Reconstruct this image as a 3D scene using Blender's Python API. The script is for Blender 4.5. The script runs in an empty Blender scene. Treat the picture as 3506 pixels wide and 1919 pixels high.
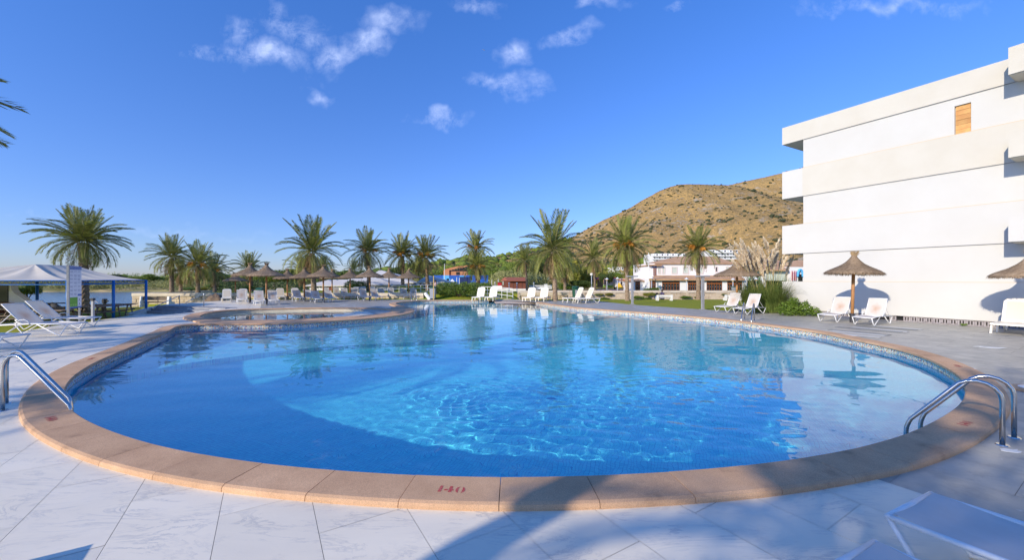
import bpy, math, random
import numpy as np
from mathutils import Vector, Matrix, geometry, noise
R = math.radians
C = bpy.context.scene.collection
sc = bpy.context.scene
random.seed(7); np.random.seed(7)

# ------------------------------------------------------------ camera, sky, sun, exposure
F, CX, HY, H = 1363.0, 1753.0, 955.0, 1.9          # focal length, centre and horizon in photo pixels; eye height in metres
def G(x, y, z=0.0):                                 # point of the level z that the photo shows at x, y
    d = (H - z) * F / (y - HY); return Vector(((x - CX) / F * d, d, z))
def P(x, y, Y):                                     # point at the distance Y
    return Vector(((x - CX) / F * Y, Y, H + (HY - y) / F * Y))
cam = bpy.data.cameras.new('camera'); cam_o = bpy.data.objects.new('camera', cam); C.objects.link(cam_o)
sc.camera = cam_o; cam.lens = 36 * F / 3506; cam.sensor_width = 36; cam.shift_y = -4.5 / 3506
cam.clip_end = 9000; cam.clip_start = .05
cam_o.location = (0, 0, H); cam_o.rotation_euler = (R(90), 0, 0)

SUN_EL, SUN_AZ = 24.5, 226.0                        # degrees; azimuth clockwise from +Y, where the sun stands
az = R(SUN_AZ); el = R(SUN_EL)
SUN_DIR = Vector((math.sin(az) * math.cos(el), math.cos(az) * math.cos(el), math.sin(el)))
world = bpy.data.worlds.new("World"); sc.world = world; world.use_nodes = True
def build_world():
    nt = world.node_tree; N = nt.nodes; L = nt.links
    bg = N['Background']
    sky = N.new('ShaderNodeTexSky'); sky.sky_type = 'NISHITA'; sky.sun_disc = False
    sky.sun_elevation = el; sky.sun_rotation = az; sky.air_density = 1.0; sky.dust_density = .25; sky.ozone_density = 4.0; sky.altitude = 0
    def mth(op, a, b=None, c=None):
        n = N.new('ShaderNodeMath'); n.operation = op
        for i, v in enumerate((a, b, c)):
            if v is None: continue
            if isinstance(v, (int, float)): n.inputs[i].default_value = v
            else: L.new(v, n.inputs[i])
        return n.outputs[0]
    def mixc(f, a, b, bt='MIX'):
        n = N.new('ShaderNodeMix'); n.data_type = 'RGBA'; n.blend_type = bt
        for k, v in ((0, f), (6, a), (7, b)):
            if isinstance(v, (int, float)): n.inputs[k].default_value = v
            elif isinstance(v, tuple): n.inputs[k].default_value = (*v, 1)
            else: L.new(v, n.inputs[k])
        return n.outputs[2]
    tc = N.new('ShaderNodeTexCoord'); sp = N.new('ShaderNodeSeparateXYZ'); L.new(tc.outputs['Generated'], sp.inputs[0])
    x, y, z = sp.outputs
    # colour grade of the sky, by height above the horizon only
    cr = N.new('ShaderNodeValToRGB'); L.new(z, cr.inputs[0])
    e = cr.color_ramp.elements
    for p, c in ((0.0, SKYG[0]), (.10, SKYG[1]), (.27, SKYG[2]), (.5, SKYG[3]), (1.0, SKYG[4])):
        q = e[0] if p == 0 else (e[1] if p == 1.0 else e.new(p))
        q.position = p; q.color = (*c, 1)
    col = mixc(1.0, sky.outputs[0], cr.outputs[0], 'MULTIPLY')
    hs = N.new('ShaderNodeHueSaturation'); hs.inputs['Value'].default_value = 1.15; L.new(col, hs.inputs['Color']); col = hs.outputs[0]
    # small wispy clouds: soft patches broken up by noise, in the tangent plane of the view north
    yy = mth('MAXIMUM', y, .02)
    u = mth('DIVIDE', x, yy); v = mth('DIVIDE', z, yy)
    cb = N.new('ShaderNodeCombineXYZ'); L.new(u, cb.inputs[0]); L.new(v, cb.inputs[1])
    def nz(scale, detail, rough, dist=0, off=0):
        n = N.new('ShaderNodeTexNoise'); n.inputs['Scale'].default_value = scale; n.inputs['Detail'].default_value = detail
        n.inputs['Roughness'].default_value = rough; n.inputs['Distortion'].default_value = dist
        m = N.new('ShaderNodeMapping'); m.inputs['Location'].default_value = (off, off * .7, 0); L.new(cb.outputs[0], m.inputs[0]); L.new(m.outputs[0], n.inputs['Vector'])
        return n.outputs[0]
    n1 = nz(5, 9, .68, .6); n2 = nz(26, 6, .72, .3, 3.1); wu = nz(7, 3, .6, 0, 5.2); wv = nz(7, 3, .6, 0, 9.4)
    uw = mth('ADD', u, mth('MULTIPLY', mth('SUBTRACT', wu, .5), .16)); vw = mth('ADD', v, mth('MULTIPLY', mth('SUBTRACT', wv, .5), .16))
    tot = None
    for (sx, sy, rx, ry, rot, w) in CLOUDS:
        cu, cv = (sx - CX) / F, (HY - sy) / F; a, b = rx / F, ry / F
        du = mth('SUBTRACT', uw, cu); dv = mth('SUBTRACT', vw, cv)
        c_, s_ = math.cos(R(rot)), math.sin(R(rot))
        p = mth('ADD', mth('MULTIPLY', du, c_), mth('MULTIPLY', dv, s_)); q = mth('SUBTRACT', mth('MULTIPLY', dv, c_), mth('MULTIPLY', du, s_))
        p = mth('DIVIDE', p, a); q = mth('DIVIDE', q, b)
        d = mth('ADD', mth('MULTIPLY', p, p), mth('MULTIPLY', q, q))
        g = mth('MULTIPLY', mth('POWER', 2.718, mth('MULTIPLY', d, -1.1)), w)
        tot = g if tot is None else mth('MAXIMUM', tot, g)
    nn = mth('ADD', mth('MULTIPLY', n1, .6), mth('MULTIPLY', n2, .4))
    m = mth('MULTIPLY', tot, mth('ADD', .15, mth('MULTIPLY', mth('SUBTRACT', nn, .42), 3.0)))
    m = mth('MINIMUM', mth('MAXIMUM', mth('SUBTRACT', m, .05), 0), .62)
    ysm = mth('MINIMUM', mth('MAXIMUM', mth('MULTIPLY', mth('SUBTRACT', y, .05), 8), 0), 1)
    m = mth('MULTIPLY', m, ysm)
    col = mixc(m, col, CLOUDC)
    L.new(col, bg.inputs[0]); bg.inputs[1].default_value = SKY_STRENGTH
SKY_STRENGTH = .15
SKYG = [(.34, .36, .53), (.335, .38, .54), (.30, .49, .75), (.25, .60, .98), (.225, .575, 1.0)]
CLOUDC = (3.0, 3.5, 5.0)
# cloud patches: photo x, y, half sizes, turn, weight
CLOUDS = [(890, 190, 150, 60, -12, 1.08), (690, 180, 60, 35, 0, 0.72), (1010, 90, 110, 60, -20, 0.77), (1120, 180, 60, 70, 30, 1.03),
          (1230, 150, 110, 45, 28, 0.99), (1340, 70, 110, 50, 0, 0.68), (1105, 315, 50, 25, 0, 0.72), (800, 95, 60, 45, 20, 0.68),
          (1760, 180, 62, 55, -20, 1.03), (1960, 130, 80, 30, 10, 0.81), (1700, 300, 120, 35, -15, 0.81), (1500, 405, 75, 25, 0, 0.85),
          (1640, 30, 80, 35, 0, 0.72), (2050, 15, 80, 30, 0, 0.72), (2310, 15, 60, 20, 0, 0.63), (3050, 15, 330, 28, 0, 0.56), (1830, 290, 60, 40, 0, 0.54),
          (600, 790, 500, 20, -3, 0.27), (60, 745, 400, 14, 0, 0.18)]
build_world()
sun = bpy.data.lights.new('sun', 'SUN'); sun.energy = 2.65; sun.angle = R(.5); sun.color = (1.0, .89, .73)
sun.cycles.is_caustics_light = True
sun_o = bpy.data.objects.new('sun', sun); C.objects.link(sun_o); sun_o.rotation_euler = (-SUN_DIR).to_track_quat('-Z', 'Y').to_euler()
vs = sc.view_settings; vs.view_transform = 'Standard'; vs.look = 'None'; vs.gamma = 1; vs.use_curve_mapping = False
vs.exposure = .92
cy = sc.cycles; cy.use_denoising = True; cy.max_bounces = 16; cy.diffuse_bounces = 6; cy.glossy_bounces = 7; cy.transmission_bounces = 12
cy.transparent_max_bounces = 8; cy.caustics_reflective = True; cy.caustics_refractive = True; cy.sample_clamp_indirect = 6; cy.blur_glossy = .3

# ------------------------------------------------------------ helpers
class MB:
    def __init__(s): s.v = []; s.f = []; s.uv = None
    def add(s, vs, fs):
        b = len(s.v); s.v += [tuple(v) for v in vs]; s.f += [tuple(b + i for i in f) for f in fs]; return s
    def box(s, x0, x1, y0, y1, z0, z1, M=None):
        p = [Vector(q) for q in ((x0,y0,z0),(x1,y0,z0),(x1,y1,z0),(x0,y1,z0),(x0,y0,z1),(x1,y0,z1),(x1,y1,z1),(x0,y1,z1))]
        if M is not None: p = [M @ q for q in p]
        return s.add(p, [(3,2,1,0),(4,5,6,7),(0,1,5,4),(1,2,6,5),(2,3,7,6),(3,0,4,7)])
    def beam(s, a, b, w, h, up=Vector((0,0,1))):
        a = Vector(a); b = Vector(b); d = (b - a).normalized()
        if abs(d.dot(up)) > .98: up = Vector((1,0,0))
        sx = d.cross(up).normalized(); sz = sx.cross(d).normalized()
        p = [q + sx * i * w / 2 + sz * j * h / 2 for q in (a, b) for i, j in ((-1,-1),(1,-1),(1,1),(-1,1))]
        return s.add(p, [(0,1,2,3),(7,6,5,4),(0,4,5,1),(1,5,6,2),(2,6,7,3),(3,7,4,0)])
    def tube(s, pts, r, n=8, cap=True):
        pts = [Vector(p) for p in pts]; m = len(pts); rs = r if isinstance(r, (list, tuple)) else [r] * m
        ref = None; rings = []
        for i, p in enumerate(pts):
            d = (pts[min(i+1, m-1)] - pts[max(i-1, 0)]).normalized()
            if ref is None: ref = Vector((0,0,1)) if abs(d.z) < .9 else Vector((1,0,0))
            sx = d.cross(ref)
            if sx.length < 1e-4: sx = d.cross(Vector((0, 1, 0)))
            sx.normalize(); sy = sx.cross(d).normalized(); ref = sy
            rings.append([p + (sx * math.cos(2*math.pi*k/n) + sy * math.sin(2*math.pi*k/n)) * rs[i] for k in range(n)])
        vs = [q for r_ in rings for q in r_]; fs = []
        for i in range(m - 1):
            for k in range(n):
                a = i*n+k; b = i*n+(k+1) % n; fs.append((a, b, b+n, a+n))
        if cap: fs += [tuple(range(n-1, -1, -1)), tuple((m-1)*n+k for k in range(n))]
        return s.add(vs, fs)
    def lathe(s, prof, n=24, cx=0, cy=0, wob=0, cap=False):
        vs = []; fs = []; m = len(prof)
        for r, z in prof:
            for k in range(n):
                a = 2*math.pi*k/n; q = r * (1 + wob * random.uniform(-1, 1)); vs.append((cx + q*math.cos(a), cy + q*math.sin(a), z))
        for i in range(m-1):
            for k in range(n):
                a = i*n+k; b = i*n+(k+1) % n; fs.append((a, b, b+n, a+n))
        if cap: fs += [tuple(range(n-1,-1,-1)), tuple((m-1)*n+k for k in range(n))]
        return s.add(vs, fs)
    def prism(s, poly, z0, z1):
        n = len(poly)
        if sum(poly[i-1][0]*poly[i][1] - poly[i][0]*poly[i-1][1] for i in range(n)) < 0: poly = poly[::-1]
        vs = [(p[0], p[1], z0) for p in poly] + [(p[0], p[1], z1) for p in poly]
        return s.add(vs, [tuple(range(n-1,-1,-1)), tuple(range(n, 2*n))] + [(i, (i+1) % n, n+(i+1) % n, n+i) for i in range(n)])
    def grid(s, fn, nu, nv):
        vs = [fn(i/(nu-1), j/(nv-1)) for j in range(nv) for i in range(nu)]
        return s.add(vs, [(j*nu+i, j*nu+i+1, (j+1)*nu+i+1, (j+1)*nu+i) for j in range(nv-1) for i in range(nu-1)])
    def mesh(s, name, mat, smooth=False):
        me = bpy.data.meshes.new(name); me.from_pydata(s.v, [], s.f); me.materials.append(mat)
        if smooth: me.shade_smooth()
        return me
    def build(s, name, mat, parent=None, smooth=False, loc=None):
        return obj(name, s.mesh(name, mat, smooth), parent, loc)
def obj(name, me, parent=None, loc=None):
    o = bpy.data.objects.new(name, me); C.objects.link(o); o.parent = parent
    if loc is not None: o.location = loc
    return o
def tag(o, label=None, cat=None, group=None, kind=None):
    for k, v in (('label', label), ('category', cat), ('group', group), ('kind', kind)):
        if v: o[k] = v
    return o
def thing(name, label, cat, loc=(0,0,0), rz=0, group=None):
    o = bpy.data.objects.new(name, None); C.objects.link(o); o.location = loc; o.rotation_euler = (0,0,rz)
    return tag(o, label, cat, group)
def copy_tree(o, parent=None):
    c = o.copy(); C.objects.link(c); c.parent = parent
    for ch in o.children: copy_tree(ch, c)
    return c
_used = set()
def place(proto, loc, rz, label, group=None, scale=1.0):
    o = proto if proto.name not in _used else copy_tree(proto)
    _used.add(proto.name); o.location = loc; o.rotation_euler = (0, 0, rz); o.scale = (scale,)*3; o['label'] = label
    if group: o['group'] = group
    return o
def npmesh(name, V, Fc, mat, smooth=False):          # V (n,3), Fc (m,k)
    me = bpy.data.meshes.new(name); k = Fc.shape[1]
    me.vertices.add(len(V)); me.vertices.foreach_set('co', np.ascontiguousarray(V, np.float32).ravel())
    me.loops.add(Fc.size); me.loops.foreach_set('vertex_index', np.ascontiguousarray(Fc, np.int32).ravel())
    me.polygons.add(len(Fc)); me.polygons.foreach_set('loop_start', np.arange(0, Fc.size, k, dtype=np.int32))
    me.update(calc_edges=True); me.materials.append(mat)
    if smooth: me.shade_smooth()
    return me

# ------------------------------------------------------------ materials
def nodes(m): return m.node_tree.nodes, m.node_tree.links
def M(name, col, rough=.6, col2=None, scale=4, detail=5, bump=0, bscale=60, metal=0, spec=.4, rnd=0, world=False, contrast=(.35, .65), trans=0, aniso=(1,1,1), bdist=.01):
    m = bpy.data.materials.new(name); m.use_nodes = True; N, L = nodes(m); b = N['Principled BSDF']
    b.inputs['Roughness'].default_value = rough; b.inputs['Metallic'].default_value = metal; b.inputs['Specular IOR Level'].default_value = spec
    tc = N.new('ShaderNodeTexCoord'); oi = N.new('ShaderNodeObjectInfo')
    if world: vec = N.new('ShaderNodeNewGeometry').outputs['Position']
    else:
        a = N.new('ShaderNodeVectorMath'); a.operation = 'ADD'; mu = N.new('ShaderNodeMath'); mu.operation = 'MULTIPLY'; mu.inputs[1].default_value = 37
        L.new(oi.outputs['Random'], mu.inputs[0]); L.new(tc.outputs['Object'], a.inputs[0]); L.new(mu.outputs[0], a.inputs[1]); vec = a.outputs[0]
    if aniso != (1,1,1):
        mp = N.new('ShaderNodeMapping'); mp.inputs['Scale'].default_value = aniso; L.new(vec, mp.inputs[0]); vec = mp.outputs[0]
    out = None
    if col2 is not None:
        n = N.new('ShaderNodeTexNoise'); n.inputs['Scale'].default_value = scale; n.inputs['Detail'].default_value = detail; n.inputs['Roughness'].default_value = .65
        L.new(vec, n.inputs['Vector'])
        r = N.new('ShaderNodeMapRange'); r.inputs[1].default_value, r.inputs[2].default_value = contrast; L.new(n.outputs[0], r.inputs[0])
        mx = N.new('ShaderNodeMix'); mx.data_type = 'RGBA'; mx.inputs[6].default_value = (*col, 1); mx.inputs[7].default_value = (*col2, 1)
        L.new(r.outputs[0], mx.inputs[0]); out = mx.outputs[2]
    if rnd:
        hs = N.new('ShaderNodeHueSaturation'); r = N.new('ShaderNodeMapRange'); r.inputs[3].default_value = 1 - rnd; r.inputs[4].default_value = 1 + rnd
        L.new(oi.outputs['Random'], r.inputs[0]); L.new(r.outputs[0], hs.inputs['Value'])
        if out: L.new(out, hs.inputs['Color'])
        else: hs.inputs['Color'].default_value = (*col, 1)
        out = hs.outputs[0]
    if out: L.new(out, b.inputs['Base Color'])
    else: b.inputs['Base Color'].default_value = (*col, 1)
    if bump:
        n = N.new('ShaderNodeTexNoise'); n.inputs['Scale'].default_value = bscale; n.inputs['Detail'].default_value = 4; L.new(vec, n.inputs['Vector'])
        bp = N.new('ShaderNodeBump'); bp.inputs['Strength'].default_value = bump; bp.inputs['Distance'].default_value = bdist
        L.new(n.outputs[0], bp.inputs['Height']); L.new(bp.outputs[0], b.inputs['Normal'])
    if trans:
        t = N.new('ShaderNodeBsdfTranslucent'); mx = N.new('ShaderNodeMixShader'); mx.inputs[0].default_value = trans
        if out: L.new(out, t.inputs[0])
        else: t.inputs[0].default_value = (*col, 1)
        L.new(b.outputs[0], mx.inputs[1]); L.new(t.outputs[0], mx.inputs[2]); L.new(mx.outputs[0], N['Material Output'].inputs[0])
    m['out'] = 1
    return m
white_wall = M('white_plaster', (.565,.555,.515), .85, (.545,.53,.485), .6, 6, .25, 45, world=True, bdist=.004)
cream_wall = M('cream_plaster', (.565,.535,.46), .85, (.54,.505,.425), .9, 6, .25, 45, world=True, bdist=.004)
white_paint = M('white_paint', (.80,.80,.78), .4, (.74,.73,.70), 6)
white_plastic = M('cream_plastic', (.80,.76,.66), .45, (.74,.68,.56), 5)
steel = M('stainless_steel', (.60,.57,.53), .24, metal=1.0, bump=.08, bscale=200, bdist=.001)
grey_steel = M('galvanised_steel', (.42,.42,.42), .5, (.33,.33,.34), 8, metal=.3)
blue_steel = M('blue_painted_steel', (.012,.13,.42), .4, (.02,.17,.5), 6)
wood = M('weathered_wood', (.27,.20,.14), .8, (.16,.12,.09), 9, 6, .4, 60, aniso=(1,6,6), rnd=.15)
pole_wood = M('varnished_pole_wood', (.46,.23,.08), .5, (.34,.15,.05), 14, 5, .3, 40, aniso=(4,4,.6), rnd=.15)
dark_iron = M('dark_iron', (.04,.04,.045), .5)
straw = M('straw_thatch', (.38,.28,.18), .95, (.22,.15,.09), 12, 6, .5, 90, rnd=.16)
straw_light = M('straw_tuft', (.46,.34,.19), .95, (.30,.20,.11), 12, 5, rnd=.12)
bark = M('palm_bark', (.34,.25,.17), .95, (.17,.12,.08), 7, 6, .9, 22, rnd=.15, bdist=.05)
tree_bark = M('tree_bark', (.16,.12,.085), .95, (.09,.07,.05), 9, 6, .7, 30)
frond_green = M('palm_frond_green', (.185,.215,.035), .5, (.31,.31,.08), 1.6, 3, rnd=.35, trans=.22, spec=.45)
frond_dry = M('palm_frond_dry', (.44,.31,.16), .85, (.30,.19,.09), 2.2, 3, rnd=.25, trans=.15)
rachis_mat = M('frond_stem', (.24,.22,.08), .6, rnd=.2)
fruit_mat = M('date_fruit_orange', (.52,.20,.02), .7, (.62,.30,.05), 12, rnd=.1)
pine_leaf = M('pine_needles', (.12,.185,.022), .8, (.21,.26,.035), .8, 4, rnd=.28, trans=.2)
bush_leaf = M('bush_leaf', (.085,.155,.014), .55, (.18,.26,.035), 3, 4, rnd=.15, trans=.2)
dark_leaf = M('dark_leaf', (.055,.095,.02), .7, (.11,.155,.03), 1, 4, rnd=.25, trans=.15)
yellow_leaf = M('yellow_leaf', (.34,.30,.035), .7, (.18,.21,.03), 1.3, 4, rnd=.2, trans=.2)
reed_mat = M('pale_reeds', (.36,.34,.14), .85, (.24,.26,.08), .6, 4, rnd=.15, trans=.15)
dry_grass = M('dry_grass', (.26,.18,.075), .95, (.15,.13,.045), .5, 5, rnd=.1)
limestone = M('limestone_blocks', (.66,.54,.37), .9, (.46,.36,.24), 1.3, 6, .6, 12, world=True, bdist=.03)
lime_cap = M('limestone_coping', (.70,.61,.46), .9, (.55,.46,.34), 1.0, 6, .3, 12, world=True)
roof_tile = M('terracotta_roof', (.58,.36,.20), .9, (.44,.25,.13), 1.2, 6, .6, 20, world=True, bdist=.04)
roof_white = M('whitewashed_roof', (.66,.63,.58), .9, (.55,.52,.47), .8, 6, .3, 12, world=True)
brown_wood = M('brown_painted_wood', (.20,.065,.04), .7, (.16,.05,.03), 3)
red_paint = M('red_paint', (.48,.02,.03), .5)
door_wood = M('orange_door_wood', (.36,.12,.03), .5, (.28,.08,.02), 5)
dark_glass = M('dark_window_glass', (.03,.032,.035), .08, spec=.6)
pale_glass = M('pale_blind_glass', (.55,.60,.52), .15, spec=.6)
pink_trim = M('pink_window_trim', (.66,.57,.53), .8)
green_paint = M('green_paint', (.03,.17,.05), .5)
blue_paint = M('bright_blue_paint', (.015,.12,.50), .6, (.01,.09,.40), .2)
light_blue = M('light_blue_paint', (.10,.42,.80), .6)
orange_brick = M('orange_brick_wall', (.52,.24,.11), .9, (.44,.19,.09), .6, world=True)
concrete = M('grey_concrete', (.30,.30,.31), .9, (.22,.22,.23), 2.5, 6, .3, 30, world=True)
sling = M('mesh_sling_fabric', (.70,.66,.62), .8, (.64,.60,.56), 3, bump=.3, bscale=400, bdist=.001, trans=.25)
tent_fabric = M('cream_tent_fabric', (.72,.66,.56), .85, (.66,.60,.50), 1.2, trans=.2)
skin_mat = M('skin', (.50,.29,.20), .6)
yellow_paint = M('yellow_paint', (.72,.42,.03), .6)
terracotta = M('hollow_terracotta_brick', (.62,.36,.13), .85, (.52,.25,.09), 3, rnd=.18, bump=.3, bscale=40)
painted_dark = M('painted_darkness', (.012,.012,.013), .9)  # near-black colour painted in place of the shade inside openings
blockwork = M('grey_blockwork', (.36,.33,.33), .95, (.28,.25,.25), 6, 6, .6, 40, bdist=.02)
plume_mat = M('pampas_plume', (.84,.75,.58), .9, (.78,.66,.48), 3, rnd=.1, trans=.35)
stalk_mat = M('pampas_stalk', (.42,.34,.13), .8, rnd=.2)
blade_mat = M('pampas_leaf', (.13,.20,.035), .6, (.22,.27,.06), 2, rnd=.2, trans=.25)

def coping_material():
    m = M('sandstone_coping', (.60,.375,.215), .9, (.49,.295,.165), 1.6, 6, .5, 190, world=True, rnd=.07, contrast=(.38,.66), bdist=.004); N, L = nodes(m)
    b = N['Principled BSDF']; src = b.inputs['Base Color'].links[0].from_socket
    g = N.new('ShaderNodeNewGeometry').outputs['Position']
    n = N.new('ShaderNodeTexNoise'); n.inputs['Scale'].default_value = 160; n.inputs['Detail'].default_value = 3; L.new(g, n.inputs['Vector'])
    n2 = N.new('ShaderNodeTexNoise'); n2.inputs['Scale'].default_value = 3.2; n2.inputs['Detail'].default_value = 5; L.new(g, n2.inputs['Vector'])
    r = N.new('ShaderNodeMapRange'); r.inputs[1].default_value = .3; r.inputs[2].default_value = .7; r.inputs[3].default_value = .74; r.inputs[4].default_value = 1.22; L.new(n.outputs[0], r.inputs[0])
    r2 = N.new('ShaderNodeMapRange'); r2.inputs[1].default_value = .62; r2.inputs[2].default_value = .74; r2.inputs[3].default_value = 1; r2.inputs[4].default_value = .72; L.new(n2.outputs[0], r2.inputs[0])
    mu = N.new('ShaderNodeMath'); mu.operation = 'MULTIPLY'; L.new(r.outputs[0], mu.inputs[0]); L.new(r2.outputs[0], mu.inputs[1])
    hs = N.new('ShaderNodeHueSaturation'); L.new(src, hs.inputs['Color']); L.new(mu.outputs[0], hs.inputs['Value']); L.new(hs.outputs[0], b.inputs['Base Color'])
    return m
coping_mat = coping_material()

# marble and grey deck
UD = Vector((-.525, .851)); VD = Vector((.851, .525)); TL, TW, V0, U0 = 1.31, .655, -.978, 0.0
def deck_material(name, mode):
    m = bpy.data.materials.new(name); m.use_nodes = True; N, L = nodes(m); b = N['Principled BSDF']
    pos = N.new('ShaderNodeNewGeometry').outputs['Position']; oi = N.new('ShaderNodeObjectInfo')
    def noise_(scale, detail, rough=.6, dist=0, vec=pos):
        n = N.new('ShaderNodeTexNoise'); n.inputs['Scale'].default_value = scale; n.inputs['Detail'].default_value = detail
        n.inputs['Roughness'].default_value = rough; n.inputs['Distortion'].default_value = dist; L.new(vec, n.inputs['Vector']); return n.outputs[0]
    def rng(v, a, b_, c=0, d=1):
        r = N.new('ShaderNodeMapRange'); r.inputs[1].default_value = a; r.inputs[2].default_value = b_; r.inputs[3].default_value = c; r.inputs[4].default_value = d
        L.new(v, r.inputs[0]); return r.outputs[0]
    def mix(f, a, c, bt='MIX'):
        x = N.new('ShaderNodeMix'); x.data_type = 'RGBA'; x.blend_type = bt
        for k, v in ((0, f), (6, a), (7, c)):
            if isinstance(v, (int, float)): x.inputs[k].default_value = v
            elif isinstance(v, tuple): x.inputs[k].default_value = (*v, 1)
            else: L.new(v, x.inputs[k])
        return x.outputs[2]
    def math_(op, a, c):
        n = N.new('ShaderNodeMath'); n.operation = op
        for k, v in ((0, a), (1, c)):
            if isinstance(v, (int, float)): n.inputs[k].default_value = v
            else: L.new(v, n.inputs[k])
        return n.outputs[0]
    mp = N.new('ShaderNodeMapping'); mp.inputs['Rotation'].default_value = (0, 0, .3); mp.inputs['Scale'].default_value = (.6, 2.2, 1)
    sh = N.new('ShaderNodeVectorMath'); sh.operation = 'ADD'; ml = math_('MULTIPLY', oi.outputs['Random'], 50); L.new(pos, sh.inputs[0]); L.new(ml, sh.inputs[1])
    L.new(sh.outputs[0], mp.inputs[0])
    v1 = noise_(1.3, 8, .72, 1.6, mp.outputs[0])
    vein = rng(math_('ABSOLUTE', math_('SUBTRACT', v1, .5), 0), 0, .035, 1, 0)
    cloud = rng(noise_(.9, 5, .65, .4, mp.outputs[0]), .35, .7)
    wh = mix(cloud, (.83,.745,.58), (.75,.675,.53)); wh = mix(math_('MULTIPLY', vein, rng(noise_(2.1, 4), .42, .66, 0, .6)), wh, (.33,.34,.35))
    wh = mix(rng(noise_(.7, 3), .5, .8, 0, .25), wh, (.52,.50,.47))
    gr = mix(rng(noise_(1.1, 7, .7, .8), .35, .7), (.43,.405,.345), (.32,.305,.26)); gr = mix(rng(noise_(3.5, 6, .7), .5, .72, 0, .7), gr, (.185,.195,.19))
    gr = mix(rng(noise_(9, 5, .7), .66, .70, 0, .6), gr, (.55,.55,.54))
    if mode == 'white': col = wh
    elif mode == 'grey': col = gr
    else:
        dot = N.new('ShaderNodeVectorMath'); dot.operation = 'DOT_PRODUCT'; dot.inputs[1].default_value = (VD.x, VD.y, 0); L.new(pos, dot.inputs[0]); vv = dot.outputs['Value']
        dot2 = N.new('ShaderNodeVectorMath'); dot2.operation = 'DOT_PRODUCT'; dot2.inputs[1].default_value = (UD.x, UD.y, 0); L.new(pos, dot2.inputs[0]); uu = dot2.outputs['Value']
        sp = N.new('ShaderNodeSeparateXYZ'); L.new(pos, sp.inputs[0])
        g1 = math_('GREATER_THAN', vv, V0 + 9 * TW); g2 = math_('MULTIPLY', math_('GREATER_THAN', vv, V0 + TW), math_('GREATER_THAN', sp.outputs[1], 19.5))
        col = mix(math_('MAXIMUM', g1, g2), wh, gr)
        cb = N.new('ShaderNodeCombineXYZ'); L.new(math_('SUBTRACT', uu, U0), cb.inputs[0]); L.new(math_('SUBTRACT', vv, V0), cb.inputs[1])
        br = N.new('ShaderNodeTexBrick'); br.inputs['Scale'].default_value = 1; br.inputs['Brick Width'].default_value = TL; br.inputs['Row Height'].default_value = TW
        br.inputs['Mortar Size'].default_value = .006; br.inputs['Color1'].default_value = (.94,.94,.94,1); br.inputs['Color2'].default_value = (1.04,1.04,1.04,1); br.inputs['Mortar'].default_value = (.35,.33,.3,1)
        L.new(cb.outputs[0], br.inputs['Vector']); col = mix(1.0, col, br.outputs[0], 'MULTIPLY')
    if mode != 'sheet':
        hs = N.new('ShaderNodeHueSaturation'); L.new(col, hs.inputs['Color']); L.new(rng(oi.outputs['Random'], 0, 1, .95, 1.04), hs.inputs['Value']); col = hs.outputs[0]
    L.new(col, b.inputs['Base Color']); L.new(rng(noise_(2, 5), .3, .7, .32, .55), b.inputs['Roughness'])
    b.inputs['Specular IOR Level'].default_value = .35
    bp = N.new('ShaderNodeBump'); bp.inputs['Strength'].default_value = .12; bp.inputs['Distance'].default_value = .004; L.new(noise_(60, 4), bp.inputs['Height']); L.new(bp.outputs[0], b.inputs['Normal'])
    return m
tile_white, tile_grey, deck_sheet_mat = deck_material('marble_tile', 'white'), deck_material('grey_stone_tile', 'grey'), deck_material('deck_paving', 'sheet')

def mosaic(name, cols, size, grout, rough=.25, w=.08, uv=False, edge=.10):
    """small square tiles with random colours out of a list and grout lines, on world position (floors) or UV (walls)"""
    m = bpy.data.materials.new(name); m.use_nodes = True; N, L = nodes(m); b = N['Principled BSDF']
    vec = N.new('ShaderNodeTexCoord').outputs['UV'] if uv else N.new('ShaderNodeNewGeometry').outputs['Position']
    mp = N.new('ShaderNodeMapping'); mp.inputs['Scale'].default_value = (1/size, 1/size, 0 if not uv else 1/size); mp.inputs['Location'].default_value = (.003, .002, 0)
    if not uv: mp.inputs['Rotation'].default_value = (0, 0, .35)
    L.new(vec, mp.inputs[0])
    fl = N.new('ShaderNodeVectorMath'); fl.operation = 'FLOOR'; L.new(mp.outputs[0], fl.inputs[0])
    wn = N.new('ShaderNodeTexWhiteNoise'); wn.noise_dimensions = '3D'; L.new(fl.outputs[0], wn.inputs['Vector'])
    cr = N.new('ShaderNodeValToRGB'); cr.color_ramp.interpolation = 'CONSTANT'; e = cr.color_ramp.elements; tot = sum(c[1] for c in cols); acc = 0
    for i, (c, wt) in enumerate(cols):
        q = e[i] if i < 2 else e.new(acc / tot)
        q.position = acc / tot; q.color = (*c, 1); acc += wt
    L.new(wn.outputs['Value'], cr.inputs[0])
    fr = N.new('ShaderNodeVectorMath'); fr.operation = 'FRACTION'; L.new(mp.outputs[0], fr.inputs[0]); sp = N.new('ShaderNodeSeparateXYZ'); L.new(fr.outputs[0], sp.inputs[0])
    mn = N.new('ShaderNodeMath'); mn.operation = 'MINIMUM'; L.new(sp.outputs[0], mn.inputs[0]); L.new(sp.outputs[1], mn.inputs[1])
    lt = N.new('ShaderNodeMath'); lt.operation = 'LESS_THAN'; lt.inputs[1].default_value = edge; L.new(mn.outputs[0], lt.inputs[0])
    mx = N.new('ShaderNodeMix'); mx.data_type = 'RGBA'; mx.inputs[7].default_value = (*grout, 1); L.new(lt.outputs[0], mx.inputs[0]); L.new(cr.outputs[0], mx.inputs[6])
    L.new(mx.outputs[2], b.inputs['Base Color']); b.inputs['Roughness'].default_value = rough
    return m
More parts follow.
